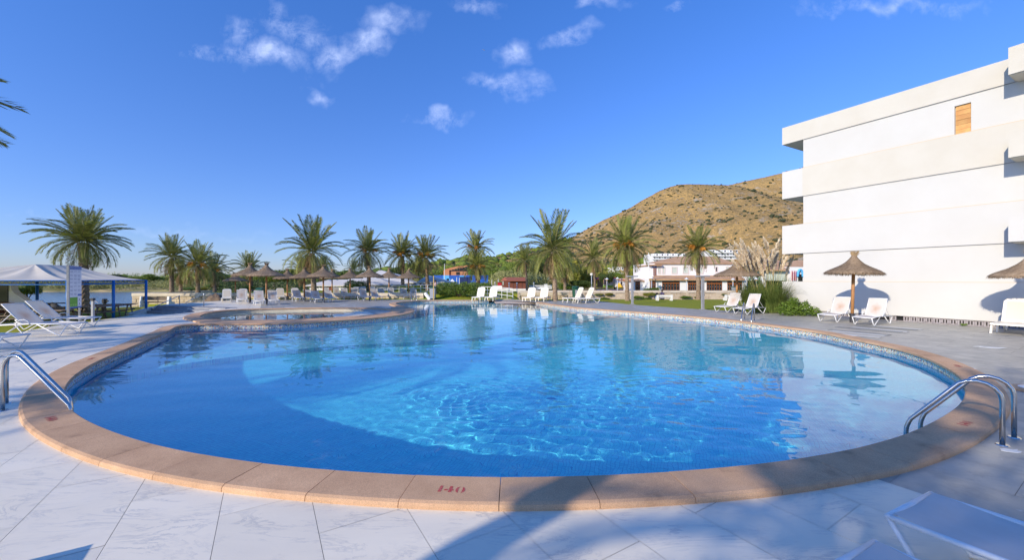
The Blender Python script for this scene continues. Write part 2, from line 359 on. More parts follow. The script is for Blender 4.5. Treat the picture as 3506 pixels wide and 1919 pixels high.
band_mat = mosaic('mosaic_waterline_band', [((.62,.56,.42),5),((.70,.66,.55),3),((.05,.12,.38),2),((.50,.08,.03),1.4),((.62,.36,.04),1.6),((.10,.30,.36),2.4),((.28,.40,.42),2),((.10,.07,.05),1)], .028, (.45,.42,.36), uv=True)
floor_mat = mosaic('blue_pool_mosaic', [((.12,.76,.88),3),((.13,.79,.90),3),((.105,.71,.85),2)], .05, (.04,.36,.62), .5, edge=.07)
shelf_mat = mosaic('pale_blue_pool_mosaic', [((.20,.68,.76),3),((.26,.72,.78),2),((.16,.60,.74),2),((.28,.58,.76),1)], .10, (.10,.40,.66), .5, edge=.07)
wall_mosaic = mosaic('pool_wall_mosaic', [((.05,.40,.66),3),((.06,.46,.68),2)], .10, (.03,.26,.5), .5, uv=True)
ramp_mat = mosaic('peach_ramp_mosaic', [((.62,.50,.36),3),((.56,.42,.30),2),((.66,.58,.46),2),((.48,.30,.22),1)], .06, (.50,.42,.33), .7)
kid_floor = M('kids_pool_floor', (.42,.47,.45), .6, (.34,.40,.40), 2, world=True)
kid_wall = M('kids_pool_wall', (.66,.58,.44), .7, (.56,.48,.35), 2, world=True)
def water_material(name, tint=(1,1,1)):
    m = bpy.data.materials.new(name); m.use_nodes = True; N, L = nodes(m); N.remove(N['Principled BSDF'])
    g = N.new('ShaderNodeBsdfGlass'); g.inputs['Roughness'].default_value = 0; g.inputs['IOR'].default_value = 1.40; g.inputs['Color'].default_value = (*tint, 1)
    L.new(g.outputs[0], N['Material Output'].inputs[0]); return m
water_mat = water_material('pool_water', (.97,1.0,1.0))
def lake_material():
    m = M('lake_water', (.05,.10,.17), .12, spec=.5); N, L = nodes(m); b = N['Principled BSDF']
    p = N.new('ShaderNodeNewGeometry').outputs['Position']; mp = N.new('ShaderNodeMapping'); mp.inputs['Scale'].default_value = (.8, 2.4, 1); L.new(p, mp.inputs[0])
    n = N.new('ShaderNodeTexNoise'); n.inputs['Scale'].default_value = 1.5; n.inputs['Detail'].default_value = 5; L.new(mp.outputs[0], n.inputs['Vector'])
    bp = N.new('ShaderNodeBump'); bp.inputs['Strength'].default_value = .55; bp.inputs['Distance'].default_value = .12; L.new(n.outputs[0], bp.inputs['Height']); L.new(bp.outputs[0], b.inputs['Normal'])
    return m
lake_mat = lake_material()
def ground_material():
    m = bpy.data.materials.new('grass_and_earth'); m.use_nodes = True; N, L = nodes(m); b = N['Principled BSDF']; b.inputs['Roughness'].default_value = .95; b.inputs['Specular IOR Level'].default_value = .1
    p = N.new('ShaderNodeNewGeometry').outputs['Position']
    def nz(s, d=5): n = N.new('ShaderNodeTexNoise'); n.inputs['Scale'].default_value = s; n.inputs['Detail'].default_value = d; n.inputs['Roughness'].default_value = .65; L.new(p, n.inputs['Vector']); return n.outputs[0]
    def rng(v, a, c): r = N.new('ShaderNodeMapRange'); r.inputs[1].default_value = a; r.inputs[2].default_value = c; L.new(v, r.inputs[0]); return r.outputs[0]
    def mix(f, a, c):
        x = N.new('ShaderNodeMix'); x.data_type = 'RGBA'
        for k, v in ((0, f), (6, a), (7, c)):
            if isinstance(v, tuple): x.inputs[k].default_value = (*v, 1)
            else: L.new(v, x.inputs[k])
        return x.outputs[2]
    g = mix(rng(nz(.35), .35, .65), (.27,.31,.025), (.34,.32,.04)); g = mix(rng(nz(40, 3), .4, .7), g, (.13,.17,.016))
    d = mix(rng(nz(.2), .4, .6), (.38,.29,.14), (.24,.23,.08))
    sp = N.new('ShaderNodeSeparateXYZ'); L.new(p, sp.inputs[0])
    ma = N.new('ShaderNodeMath'); ma.operation = 'MULTIPLY_ADD'; ma.inputs[1].default_value = 10; L.new(nz(.15), ma.inputs[0]); L.new(sp.outputs[1], ma.inputs[2])
    col = mix(rng(ma.outputs[0], 68, 74), g, d); L.new(col, b.inputs['Base Color'])
    bp = N.new('ShaderNodeBump'); bp.inputs['Strength'].default_value = .35; bp.inputs['Distance'].default_value = .02; L.new(nz(55, 3), bp.inputs['Height']); L.new(bp.outputs[0], b.inputs['Normal'])
    return m
ground_mat = ground_material()
def hill_material():
    m = bpy.data.materials.new('dry_hillside'); m.use_nodes = True; N, L = nodes(m); b = N['Principled BSDF']; b.inputs['Roughness'].default_value = 1; b.inputs['Specular IOR Level'].default_value = .05
    p = N.new('ShaderNodeNewGeometry').outputs['Position']
    def nz(s, d=6, r_=.68): n = N.new('ShaderNodeTexNoise'); n.inputs['Scale'].default_value = s; n.inputs['Detail'].default_value = d; n.inputs['Roughness'].default_value = r_; L.new(p, n.inputs['Vector']); return n.outputs[0]
    def rng(v, a, c, lo=0, hi=1): r = N.new('ShaderNodeMapRange'); r.inputs[1].default_value = a; r.inputs[2].default_value = c; r.inputs[3].default_value = lo; r.inputs[4].default_value = hi; L.new(v, r.inputs[0]); return r.outputs[0]
    def mix(f, a, c):
        x = N.new('ShaderNodeMix'); x.data_type = 'RGBA'
        for k, v in ((0, f), (6, a), (7, c)):
            if isinstance(v, tuple): x.inputs[k].default_value = (*v, 1)
            else: L.new(v, x.inputs[k])
        return x.outputs[2]
    c = mix(rng(nz(.02), .4, .62), (.57,.36,.13), (.46,.29,.115)); c = mix(rng(nz(.22), .48, .6), c, (.33,.23,.10)); c = mix(rng(nz(.9, 4), .48, .6, 0, .7), c, (.20,.155,.07))
    c = mix(rng(nz(.045, 8, .75), .57, .62, 0, .8), c, (.46,.40,.31)); c = mix(rng(nz(.5, 5, .7), .56, .64, 0, .8), c, (.15,.13,.06))
    L.new(c, b.inputs['Base Color'])
    bp = N.new('ShaderNodeBump'); bp.inputs['Strength'].default_value = 1; bp.inputs['Distance'].default_value = 2.5; L.new(nz(.25, 8, .7), bp.inputs['Height']); L.new(bp.outputs[0], b.inputs['Normal'])
    return m
hill_mat = hill_material()

# ------------------------------------------------------------ pool outlines
def catmull(pts, step, closed=True):
    n = len(pts); out = []
    for i in range(n if closed else n - 1):
        p0, p1, p2, p3 = (pts[(i+k) % n] if closed else pts[min(max(i+k, 0), n-1)] for k in (-1, 0, 1, 2))
        # centripetal-like: limit handles to the chord
        L_ = (p2 - p1).length; m = max(1, int(L_ / step))
        t1 = (p2 - p0); t2 = (p3 - p1)
        t1 = t1.normalized() * L_ if t1.length else t1; t2 = t2.normalized() * L_ if t2.length else t2
        for k in range(m):
            t = k / m; a = 2*t**3-3*t*t+1; b = t**3-2*t*t+t; c = -2*t**3+3*t*t; d = t**3-t*t
            out.append(p1*a + t1*b + p2*c + t2*d)
    if not closed: out.append(pts[-1].copy())
    return out
CT = .06                                            # height of the coping above the deck
def gp(l): return [Vector(G(x, y, CT)[:2]) for x, y in l]
OUT_S = [(1712,1643),(1416,1633),(1143,1616),(900,1594),(690,1563),(505,1525),(378,1483),(290,1446),(232,1408),(211,1367),(210,1332),(232,1300),(273,1268),
         (325,1239),(407,1204),(500,1165),(581,1130),(619,1113),(698,1109),(869,1109),(1039,1104.5),(1200,1094.6),(1327,1084.6),(1384,1076),(1414,1068),(1412,1058),(1384,1049),
         (1357,1043),(1358,1037),(1412,1031),(1469,1029),(1560,1028.6),(1692,1028.6),(1805,1032),(1870,1041),(1984,1055),(2083,1062.5),(2200,1071),(2328,1081),(2436,1091),(2513,1099),(2615,1112),
         (2711,1124),(2800,1136),(2923,1161),(3040,1184),(3157,1217),(3235,1251),(3294,1288),(3315,1325),(3315,1368),(3279,1404),(3208,1447),(3101,1495),(2968,1534),(2810,1565),
         (2571,1599),(2310,1621.5),(2019,1635)]
outline = catmull(gp(OUT_S), .22)
# relax it a little
for _ in range(6): outline = [(outline[i-1] + outline[i]*2 + outline[(i+1) % len(outline)]) / 4 for i in range(len(outline))]
def area(p): return sum(p[i-1].x*p[i].y - p[i].x*p[i-1].y for i in range(len(p)))/2
if area(outline) < 0: outline.reverse()
KID_S = [(681,1083),(727,1068.5),(812,1061),(982,1056.5),(1100,1055),(1185,1055),(1298,1058),(1340,1061),(1348,1065),(1335,1070),(1298,1076),(1213,1082),(1100,1089),(982,1094.6),(869,1096),(755,1094.6),(698,1090)]
kid = catmull(gp(KID_S), .3)
for _ in range(4): kid = [(kid[i-1] + kid[i]*2 + kid[(i+1) % len(kid)]) / 4 for i in range(len(kid))]
if area(kid) < 0: kid.reverse()
def offset(poly, d):                                # outwards for a CCW outline
    n = len(poly); out = []
    for i in range(n):
        t = (poly[(i+1) % n] - poly[i-1]).normalized(); out.append(poly[i] + Vector((t.y, -t.x)) * d)
    return out
def inside(p, poly):
    c = False; x, y = p[0], p[1]; n = len(poly); j = n - 1
    for i in range(n):
        a, b = poly[i], poly[j]
        if (a[1] > y) != (b[1] > y) and x < (b[0]-a[0])*(y-a[1])/(b[1]-a[1]) + a[0]: c = not c
        j = i
    return c
def inside_np(X, Y, poly):
    c = np.zeros(X.shape, bool); n = len(poly); j = n - 1
    for i in range(n):
        ax, ay = poly[i][0], poly[i][1]; bx, by = poly[j][0], poly[j][1]
        if ay != by:
            c ^= ((ay > Y) != (by > Y)) & (X < (bx-ax)*(Y-ay)/(by-ay) + ax)
        j = i
    return c
RAMP_A, RAMP_B = G(1692,1028.6,CT), G(1812,1033,CT)
def in_ramp(p): return RAMP_A.x - .3 < p[0] < RAMP_B.x + .5 and p[1] > 30.5

pool = thing('swimming_pool', 'large curved swimming pool of blue mosaic with a sandstone coping', 'swimming pool')
def wall_strip(poly, off, z0, z1, name, mat, parent, skip=None):
    pts = offset(poly, off); n = len(pts); vs = []; fs = []; uv = []; s = 0; S = [0]
    for i in range(n): s += (pts[(i+1) % n] - pts[i]).length; S.append(s)
    for i in range(n+1): p = pts[i % n]; vs += [(p.x, p.y, z0), (p.x, p.y, z1)]
    for i in range(n):
        if skip and skip(pts[i]): continue
        fs.append((2*i, 2*i+1, 2*i+3, 2*i+2)); uv += [(S[i], z0), (S[i], z1), (S[i+1], z1), (S[i+1], z0)]
    me = bpy.data.meshes.new(name); me.from_pydata(vs, [], fs); u = me.uv_layers.new(name='UVMap'); u.data.foreach_set('uv', [c for q in uv for c in q]); me.materials.append(mat)
    return obj(name, me, parent)
WZ = -.14
b = wall_strip(outline, .012, -.20, .004, 'mosaic_band', band_mat, pool, in_ramp)
w = wall_strip(outline, .0, -1.55, -.195, 'pool_wall', wall_mosaic, pool); w.cycles.is_caustics_receiver = True
xs = [p.x for p in outline]; ys = [p.y for p in outline]
flr = MB().add([(-14,2,-1.5),(16,2,-1.5),(16,37,-1.5),(-14,37,-1.5)], [(0,1,2,3)]).build('pool_floor', floor_mat, pool); flr.cycles.is_caustics_receiver = True
def A(x, y, z=-.5): return G(x, y, z)
arc = catmull([A(*q).xy for q in ((440,1330),(600,1288),(722,1268),(900,1242),(1150,1216),(1380,1203),(1560,1190),(1700,1175),(1900,1138),(2100,1103),(2290,1085),(2450,1078))], .4, False)
shelf = MB().prism([(p.x, p.y) for p in arc] + [(17, 37), (-14, 37)], -1.49, -.72).build('shallow_shelf', shelf_mat, pool); shelf.cycles.is_caustics_receiver = True
shelf['label'] = 'pale shallow shelf under the far water'
# drains on the floor
for (x, y) in ((1888,1419),):
    q = G(x, y, -.85); MB().lathe([(.0,.008),(.085,.008),(.09,0)], 16).build('floor_drain', M('drain_blue', (.05,.34,.60), .6), pool, loc=(q.x, q.y, -1.5))
# beach ramp
q0, q1 = G(1690,1028.6,0), G(1812,1032,0); r0, r1 = G(1742,1047,-.14), G(1815,1047,-.14)
def ramp_fn(u, v):
    a = Vector((q0.x, q0.y + .3, .035)).lerp(Vector((q1.x + .5, q1.y + .9, .035)), u)
    b_ = Vector((r0.x - .6, r0.y - 5, -.60)).lerp(Vector((r1.x + .4, r1.y - 4, -.60)), u); return a.lerp(b_, v)
MB().grid(ramp_fn, 12, 12).build('mosaic_ramp', ramp_mat, pool)

# coping stones, one object each
def coping(poly, width, stone, parent, skip=None, n_sub=4, top=CT, stuff=False):
    n = len(poly); S = [0]
    for i in range(n): S.append(S[-1] + (poly[(i+1) % n] - poly[i]).length)
    nrm = [None]*n
    for i in range(n):
        t = (poly[(i+2) % n] - poly[i-2]).normalized(); nrm[i] = Vector((t.y, -t.x))
    def at(s):
        s %= S[-1]; i = min(int(np.searchsorted(S, s, 'right')) - 1, n - 1); f = (s - S[i]) / max(1e-6, S[i+1] - S[i])
        return poly[i].lerp(poly[(i+1) % n], f), nrm[i].lerp(nrm[(i+1) % n], f).normalized()
    k = int(S[-1] / stone); ds = S[-1] / k; j0 = G(1712, 1643, CT).xy; s0 = S[min(range(n), key=lambda i: (poly[i]-j0).length)]; prof = [(-.03, .002), (-.035, top-.012), (-.02, top), (width-.035, top), (width-.008, top-.013), (width, top-.035), (width, -.02)]
    for i in range(k):
        a, b_ = s0 + i * ds + .003, s0 + (i+1) * ds - .003
        if skip and skip(at((a + b_) / 2)[0]): continue
        c = at((a + b_) / 2)[0]; vs = []; fs = []; m = len(prof)
        for j in range(n_sub + 1):
            p, nn = at(a + (b_ - a) * j / n_sub)
            for d, z in prof: q = p + nn * d - c; vs.append((q.x, q.y, z))
        for j in range(n_sub):
            for l in range(m - 1): e = j*m+l; fs.append((e, e+m, e+m+1, e+1))
        fs += [tuple(range(m)), tuple(n_sub*m+l for l in range(m-1, -1, -1))]
        me = bpy.data.meshes.new('coping_stone'); me.from_pydata(vs, [], fs); me.materials.append(coping_mat)
        o = obj('coping_stone', me, parent, (c.x, c.y, random.uniform(-.0015, .0015)))
    return at, S[-1]
at_main, S_main = coping(outline, .42, .80, pool, in_ramp)

# water surface: real ripples, so that the sunlight through it draws its own caustics
def waves(X, Y):
    rng = np.random.RandomState(3); h = np.zeros_like(X)
    D = np.sqrt((X*.8)**2 + Y**2)
    c1 = G(1570,1530,-1.0); c2 = G(2250,1470,-.9); c3 = G(2500,1560,-1.0); c4 = G(1350,1480,-1.0)
    act = np.exp(-((X-1.2)/3.6)**2 - ((Y-5.6)/2.6)**2)
    for k in range(46):
        lam = math.exp(rng.uniform(math.log(.22), math.log(1.5))); th = rng.uniform(0, 2*math.pi); ph = rng.uniform(0, 6.28)
        a = .00052 * (lam/.5)**1.15
        w_ = (.10 + 1.5*act) if lam < .5 else (.16 + .6*act)
        far = np.clip(1 - (D - 6) / (lam * 40), 0.05, 1)
        kx, ky = 2*math.pi/lam*math.cos(th), 2*math.pi/lam*math.sin(th)
        h += a * w_ * far * np.sin(kx*X + ky*Y + ph + .6*np.sin(.9*X + .7*Y + ph))
    for (cx, cy_, R0, a, lam) in ((c1.x, c1.y, .62, .0042, .17), (c1.x, c1.y, 1.1, .0026, .24), (c4.x, c4.y, .5, .0016, .2), (c2.x, c2.y, .8, .0022, .22), (c3.x, c3.y, .28, .0024, .12)):
        r = np.sqrt((X-cx)**2 + (Y-cy_)**2)
        h += a * np.cos(2*math.pi*(r-R0)/lam) * np.exp(-((r-R0)/(lam*1.2))**2) * (1 + .5*np.sin(3*np.arctan2(Y-cy_, X-cx) + cx))
    for k in range(26):
        lam = math.exp(rng.uniform(math.log(.12), math.log(.32))); th = rng.uniform(0, 2*math.pi); ph = rng.uniform(0, 6.28)
        h += .00034 * (lam/.2)**1.3 * act**.8 * np.sin(2*math.pi/lam*(np.cos(th)*X + np.sin(th)*Y) + ph + .9*np.sin(1.7*X - 1.3*Y + ph))
    # long slow ripples that smear the far reflections sideways
    for k in range(10):
        lam = rng.uniform(.5, 1.6); ph = rng.uniform(0, 6.28); tilt = rng.uniform(-.35, .35)
        h += .00040 * lam * np.clip(1.15 - act, 0, 1) * np.sin(2*math.pi/lam*(Y + tilt*X) + ph + 1.3*np.sin(.5*X + k)) * np.clip((Y-3)/5, .15, 1)
    return h
def water(poly, xr, yr, nx, ny, z, amp, name, parent, mat=water_mat, pw=1.6):
    tx = np.linspace(xr[0], xr[1], nx); t = np.linspace(0, 1, ny); ty = yr[0] + (yr[1]-yr[0]) * (t*.35 + t**pw*.65)
    X, Y = np.meshgrid(tx, ty); Z = z + amp * waves(X, Y)
    big = offset([Vector(p) for p in poly], .18)
    ins = inside_np(X, Y, big); idx = np.arange(nx*ny).reshape(ny, nx)
    keep = ins[:-1,:-1] | ins[1:,:-1] | ins[:-1,1:] | ins[1:,1:]
    q = np.stack([idx[:-1,:-1], idx[:-1,1:], idx[1:,1:], idx[1:,:-1]], -1)[keep]
    used = np.unique(q); remap = np.zeros(nx*ny, int); remap[used] = np.arange(len(used))
    V = np.stack([X.ravel(), Y.ravel(), Z.ravel()], 1)[used]
    return obj(name, npmesh(name, V, remap[q], mat, True), parent)
wo = water(outline, (min(xs)-.4, max(xs)+.4), (min(ys)-.4, max(ys)+.4), 430, 520, WZ, 1.0, 'water', None)
tag(wo, kind='structure'); wo.cycles.is_caustics_caster = True

kp = thing('kids_pool', 'small round paddling pool with cream inner wall, between the big pool and the far loungers', 'paddling pool')
wall_strip(kid, .012, -.6, .004, 'pool_wall', kid_wall, kp); MB().add([(p.x, p.y, -.42) for p in offset(kid, .05)], [tuple(range(len(kid)))]).build('pool_floor', kid_floor, kp)
coping(kid, .62, .9, kp, None, 4, CT - .004)
kx = [p.x for p in kid]; ky = [p.y for p in kid]
kw = water(kid, (min(kx)-.3, max(kx)+.3), (min(ky)-.3, max(ky)+.3), 90, 90, WZ, .25, 'water', None); tag(kw, kind='structure')
fil = [G(x, y, .045) for x, y in ((655,1097),(698,1108),(869,1108),(1039,1103.5),(1200,1093.5),(1327,1083.5),(1384,1075),(1414,1067),(1411,1059),(1384,1050.5),(1362,1049),(1340,1054),(1352,1060),(1352,1066),(1335,1072),(1298,1078),(1213,1084.5),(1100,1091),(982,1096),(869,1097),(755,1096),(690,1093))]
MB().prism([(p.x, p.y) for p in fil], -.02, .048).build('coping_slab', coping_mat, kp)

# ------------------------------------------------------------ deck and land
def smooth(t): t = max(0., min(1., t)); return t*t*(3-2*t)
def zdeck(x, y): return -.47 * smooth((-16.8 - x) / 7.0) * smooth((y - 10.5) / 11.0)
STEP = [(-25.2, 28.2), (-18.6, 25.8)]                 # line of the three steps at the far left
def before_step(x, y):
    (ax, ay), (bx, by) = STEP; return (bx-ax)*(y-ay) - (by-ay)*(x-ax) < 0
near_edge = [(-16.9,-14),(-16.9,10),(-16.9,12.9),(-19.2,16.6),(-22.6,20.9),(-23.9,23.3),(-24.7,25.9),(-25.2,28.2)]
far_edge = [(-25.6,29.5),(-25.4,33),(-24.5,36.6),(-8,36.6),(-6.5,36.0),(-1.0,35.9),(.3,35.8)]
lawn_edge = [tuple(G(x, y).xy) for x, y in ((1800,1029.5),(2040,1031),(2165,1044),(2300,1053),(2439,1062),(2592,1070),(2650,1072))] + [(16.5,21.5),(30,18),(30,-14)]
deck_poly = near_edge + far_edge + lawn_edge
def cdt(points, loops, keep):
    """triangles of the points and closed loops for which keep(centre) is true"""
    vs = []; es = []
    for lp in loops:
        b_ = len(vs); vs += [Vector((p[0], p[1])) for p in lp]; es += [(b_+i, b_+(i+1) % len(lp)) for i in range(len(lp))]
    vs += [Vector((p[0], p[1])) for p in points]
    v2, _, f2, *_r = geometry.delaunay_2d_cdt(vs, es, [], 0, 1e-4)
    cs = [(sum(v2[i].x for i in f)/3, sum(v2[i].y for i in f)/3) for f in f2]
    Xc = np.array([c[0] for c in cs]); Yc = np.array([c[1] for c in cs]); k = keep(Xc, Yc)
    return v2, [f for f, q in zip(f2, k) if q]
hole1 = offset(outline, .2)[::2]; hole2 = offset(kid, .3)[::2]
gpts = [(x, y) for x in np.arange(-25, -16.5, .8) for y in np.arange(10.2, 28, .8) if inside((x, y), deck_poly)]
sl = [(STEP[0][0] + (STEP[1][0]-STEP[0][0])*t, STEP[0][1] + (STEP[1][1]-STEP[0][1])*t) for t in (0, .25, .5, .75, 1)]
v2, f2 = cdt(gpts, [deck_poly, hole1, hole2], lambda X, Y: inside_np(X, Y, deck_poly) & ~inside_np(X, Y, hole1) & ~inside_np(X, Y, hole2))
# the part before the steps slopes down; behind them everything is level: split the vertices along the step line
V = [(v.x, v.y, (zdeck(v.x, v.y) if (before_step(v.x, v.y) or v.x > STEP[1][0]) and v.y < 28.3 else 0) - .012) for v in v2]
deck = MB(); deck.add(V, f2); dk = deck.build('deck', deck_sheet_mat); tag(dk, kind='structure')
# tiles near the camera, one object each
def clip_tile(u, v, g=.0018):
    cs = [(UD * uu + VD * vv) for uu, vv in ((u+g, v+g), (u+TL-g, v+g), (u+TL-g, v+TW-g), (u+g, v+TW-g))]
    if area(cs) < 0: cs = cs[::-1]
    c = sum(cs, Vector((0, 0))) / 4
    mask = offset(outline, .2)
    n_in = [inside(p, mask) for p in cs] ; near = [p for p in mask if (p - c).length < 1.5]
    if all(n_in) or (inside(c, mask) and not near): return None
    if not any((p - c).length < 1.0 for p in near) and not any(n_in): return c, [cs], None
    tri_v, tri_f = cdt([], [cs, mask[::2]], lambda X, Y: inside_np(X, Y, cs) & ~inside_np(X, Y, mask[::2]))
    if not tri_f: return None
    return c, tri_v, tri_f
tiles = []
for iv in range(-28, 26):
    v = V0 + iv*TW
    for iu in range(-14, 20):
        u = U0 + iu*TL + (0 if iv % 2 else -.5*TL)
        c = UD*(u+TL/2) + VD*(v+TW/2)
        if c.y < 1.9 or abs(c.x) > 1.42*c.y + .9 or not (-15.5 < c.x < 17): continue
        if c.y > 9.5 and c.x < -9: continue
        if c.x + .5525*c.y > 26.6: continue
        if inside(c, offset(outline, -.9)): continue
        tiles.append((c.length, u, v, c))
tiles.sort(key=lambda t: t[0]); k = 0; made = set()
rect_mesh = {}
for d, u, v, c in tiles:
    if k >= 296: break
    r = clip_tile(u, v)
    if r is None: continue
    grey = v + TW/2 > V0 + 9*TW; mt = tile_grey if grey else tile_white
    c, tv, tf = r
    if tf is None:
        if grey not in rect_mesh:
            m_ = MB().prism([(p.x - c.x, p.y - c.y) for p in tv[0]], -.02, 0); rect_mesh[grey] = m_.mesh('paving_tile', mt)
        o = obj('paving_tile', rect_mesh[grey], dk, (c.x, c.y, random.uniform(-.0008, .0008)))
    else:
        o = MB().add([(p.x - c.x, p.y - c.y, 0) for p in tv], tf).build('paving_tile', mt, dk, loc=(c.x, c.y, random.uniform(-.0008, .0008)))
    k += 1

# steps at the far left and their white side wall
def lin(a, b, t): return Vector(a).lerp(Vector(b), t)
st = thing('deck_steps', 'three grey steps up to the far lounger deck, beside the two handrails', 'steps')
a, b_ = Vector((-25.1, 28.2, 0)), Vector((-18.4, 25.8, 0)); dn = Vector((b_.y - a.y, a.x - b_.x, 0)).normalized()
if dn.y > 0: dn = -dn
for i, (z1, w_) in enumerate(((-.30, .9), (-.15, .55), (0.002, .18))):
    m_ = MB(); q = [a + dn*w_, b_ + dn*w_, b_ - dn*.6, a - dn*.6]; m_.prism([(p.x, p.y) for p in q], -.7, z1); m_.build('step', concrete, st)
sw = thing('steps_side_wall', 'low white wall closing the left end of the deck steps', 'wall')
m_ = MB(); p0 = a + dn*1.7; p1 = a - dn*1.6
for (t0, t1, h0, h1) in ((0, .35, -.42, -.1), (.35, 1, -.1, .06)):
    A_, B_ = p0.lerp(p1, t0), p0.lerp(p1, t1); sd = Vector((-dn.y, dn.x, 0)) * .14
    m_.add([A_-sd+Vector((0,0,-.8)), A_+sd+Vector((0,0,-.8)), B_+sd+Vector((0,0,-.8)), B_-sd+Vector((0,0,-.8)), A_-sd+Vector((0,0,h0)), A_+sd+Vector((0,0,h0)), B_+sd+Vector((0,0,h1)), B_-sd+Vector((0,0,h1))],
           [(3,2,1,0),(4,5,6,7),(0,1,5,4),(1,2,6,5),(2,3,7,6),(3,0,4,7)])
m_.build('wall_body', white_paint, sw)

# land, lake and canal
lake = [(-330,40),(-120,40),(-60,37),(-40,35.2),(-36,35.8),(-35.2,37.4),(-34,46),(-27,49),(-20,53),(-16,60),(-20,70),(-34,80),(-60,84),(-120,85),(-330,86)]
canal = [(.6,37.6),(90,37.6),(90,50.3),(.6,50.3)]
def dist_poly(x, y, poly):
    d = 1e9; p = Vector((x, y)); n = len(poly)
    for i in range(n):
        a_ = Vector(poly[i]); c_ = Vector(poly[(i+1) % n]); e = c_ - a_; t = max(0, min(1, (p-a_).dot(e)/max(1e-9, e.dot(e)))); d = min(d, (a_+e*t-p).length)
    return d
def zland(x, y):
    if inside((x, y), lake) or inside((x, y), canal): return -1.6
    if y > 70: z = -.35 + .9*smooth((y-86)/40)
    elif x < -8 and y > 36.8: z = .42
    elif x >= 0 and y > 50.3: z = -.12
    elif y > 36.9: z = .42 - .5*smooth((x + 8)/10)
    else: z = -.02
    if x < -16 and y < 36.85:
        d = dist_poly(x, y, deck_poly); ze = zdeck(x, y) if y < 28.5 else -.1
        z = ze - .03 + (-.62 - ze) * smooth(d / 2.2)
    if y < 86:
        d = min(dist_poly(x, y, lake), 9) ; z = z - .25*smooth((1.0-d)/1.0) if x < -30 else z
    return z
gx = sorted(set([round(v, 2) for v in list(np.arange(-40, 40, 1.6)) + list(np.arange(-340, -40, 14)) + list(np.arange(40, 420, 14))]))
gy = list(np.arange(-13, 60, 1.6)) + list(np.arange(60, 130, 5)) + list(np.arange(130, 520, 30))
pts = [(x + .01*math.sin(x*7+y*3), y + .01*math.cos(x*5)) for x in gx for y in gy]
bx = [(-345,-16),(430,-16),(430,560),(-345,560)]
def dens(poly, st_):
    out = []
    for i in range(len(poly)):
        a_, c_ = Vector(poly[i]), Vector(poly[(i+1) % len(poly)]); n = max(1, int((c_-a_).length/st_)); out += [tuple(a_.lerp(c_, t/n)) for t in range(n)]
    return out
dpoly = dens(deck_poly, 2); lpoly = dens(lake, 6); cpoly = dens(canal, 8)
v2, f2 = cdt(pts, [bx, dpoly, lpoly, cpoly], lambda X, Y: ~inside_np(X, Y, deck_poly))
Vl = []
for v in v2:
    on_lake = min(abs((Vector(q) - v).length) for q in lpoly) < .02 if abs(v.y-60) < 60 and v.x < -10 else False
    if on_lake: z = -.93
    elif abs(dist_poly(v.x, v.y, deck_poly)) < .02 if (-30 < v.x < 31 and v.y < 38) else False: z = (zdeck(v.x, v.y) if v.y < 28.5 else 0) - .02
    else: z = zland(v.x, v.y)
    Vl.append((v.x, v.y, z))
gr = MB(); gr.add(Vl, f2); tag(gr.build('ground', ground_mat), kind='structure')
MB().prism(deck_poly, -.9, -.85).build('deck_foundation', concrete, dk) if False else None
m_ = MB()
for i in range(len(near_edge)-1):
    (ax, ay), (bx_, by_) = near_edge[i], near_edge[i+1]; m_.add([(ax,ay,-1),(bx_,by_,-1),(bx_,by_,zdeck(bx_,by_)-.013),(ax,ay,zdeck(ax,ay)-.013)], [(0,1,2,3)])
m_.build('deck_edge', concrete, dk)
tag(MB().prism([(-340,30),(-30,30),(-10,50),(-8,90),(-340,90)], -.95, -.9).build('lake', lake_mat), kind='structure')
tag(MB().prism([(.3,37.3),(92,37.3),(92,50.6),(.3,50.6)], -.95, -.9).build('canal', lake_mat), kind='structure')
tag(MB().prism([(-6000,-3000),(6000,-3000),(6000,8000),(-6000,8000)], -3, -2.5).build('plain', ground_mat), kind='structure')

# ------------------------------------------------------------ quay walls of limestone blocks
def quay(name, label, a, b_, z0, z1, bw=.62, bh=.3, thick=.55, cap=.28):
    a = Vector((*a, 0)); b_ = Vector((*b_, 0)); L_ = (b_-a).length; t = thing(name, label, 'stone wall', a, math.atan2((b_-a).y, (b_-a).x))
    MB().box(0, L_, .06, thick, z0, z1-cap-.01).build('wall_core', limestone, t)
    m_ = MB(); z = z0; r = 0
    while z < z1 - cap - .05:
        h = min(bh, z1-cap-z); x = -random.random()*bw
        while x < L_:
            w_ = bw*random.uniform(.75, 1.3); x0 = max(0, x+.015); x1 = min(L_, x+w_-.015)
            if x1 > x0 + .05:
                d = random.uniform(-.05, .03); m_.box(x0, x1, d, .2, z+.015, z+h-.015)
            x += w_
        z += h; r += 1
    o = m_.build('wall_block', limestone, t); o['kind'] = 'stuff'
    m_ = MB(); x = 0
    while x < L_:
        w_ = random.uniform(1.4, 2.2); m_.box(x+.006, min(L_, x+w_)-.006, -.08+random.uniform(-.01,.01), thick+.03, z1-cap, z1+random.uniform(-.01,.01)); x += w_
    o = m_.build('cap_stone', lime_cap, t); o['kind'] = 'stuff'
    return t
quay('quay_wall', 'pale limestone block quay wall between the lake and the far lounger deck', (-35.2, 36.9), (-8.2, 36.9), -1.2, .56, .7, .3)
quay('quay_wall', 'short end of the limestone quay turning back along the lake', (-35.2, 46), (-35.2, 37.0), -1.2, .54, .7, .3)
quay('canal_wall', 'long limestone canal wall with weeds, below the white restaurant', (.7, 50.3), (60, 50.3), -1.3, .40, .62, .3)
quay('canal_wall', 'stained stone end wall of the canal behind the cream loungers', (.7, 37.2), (5.3, 37.6), -1.0, .62, .6, .28)
# ramp wall with white rails

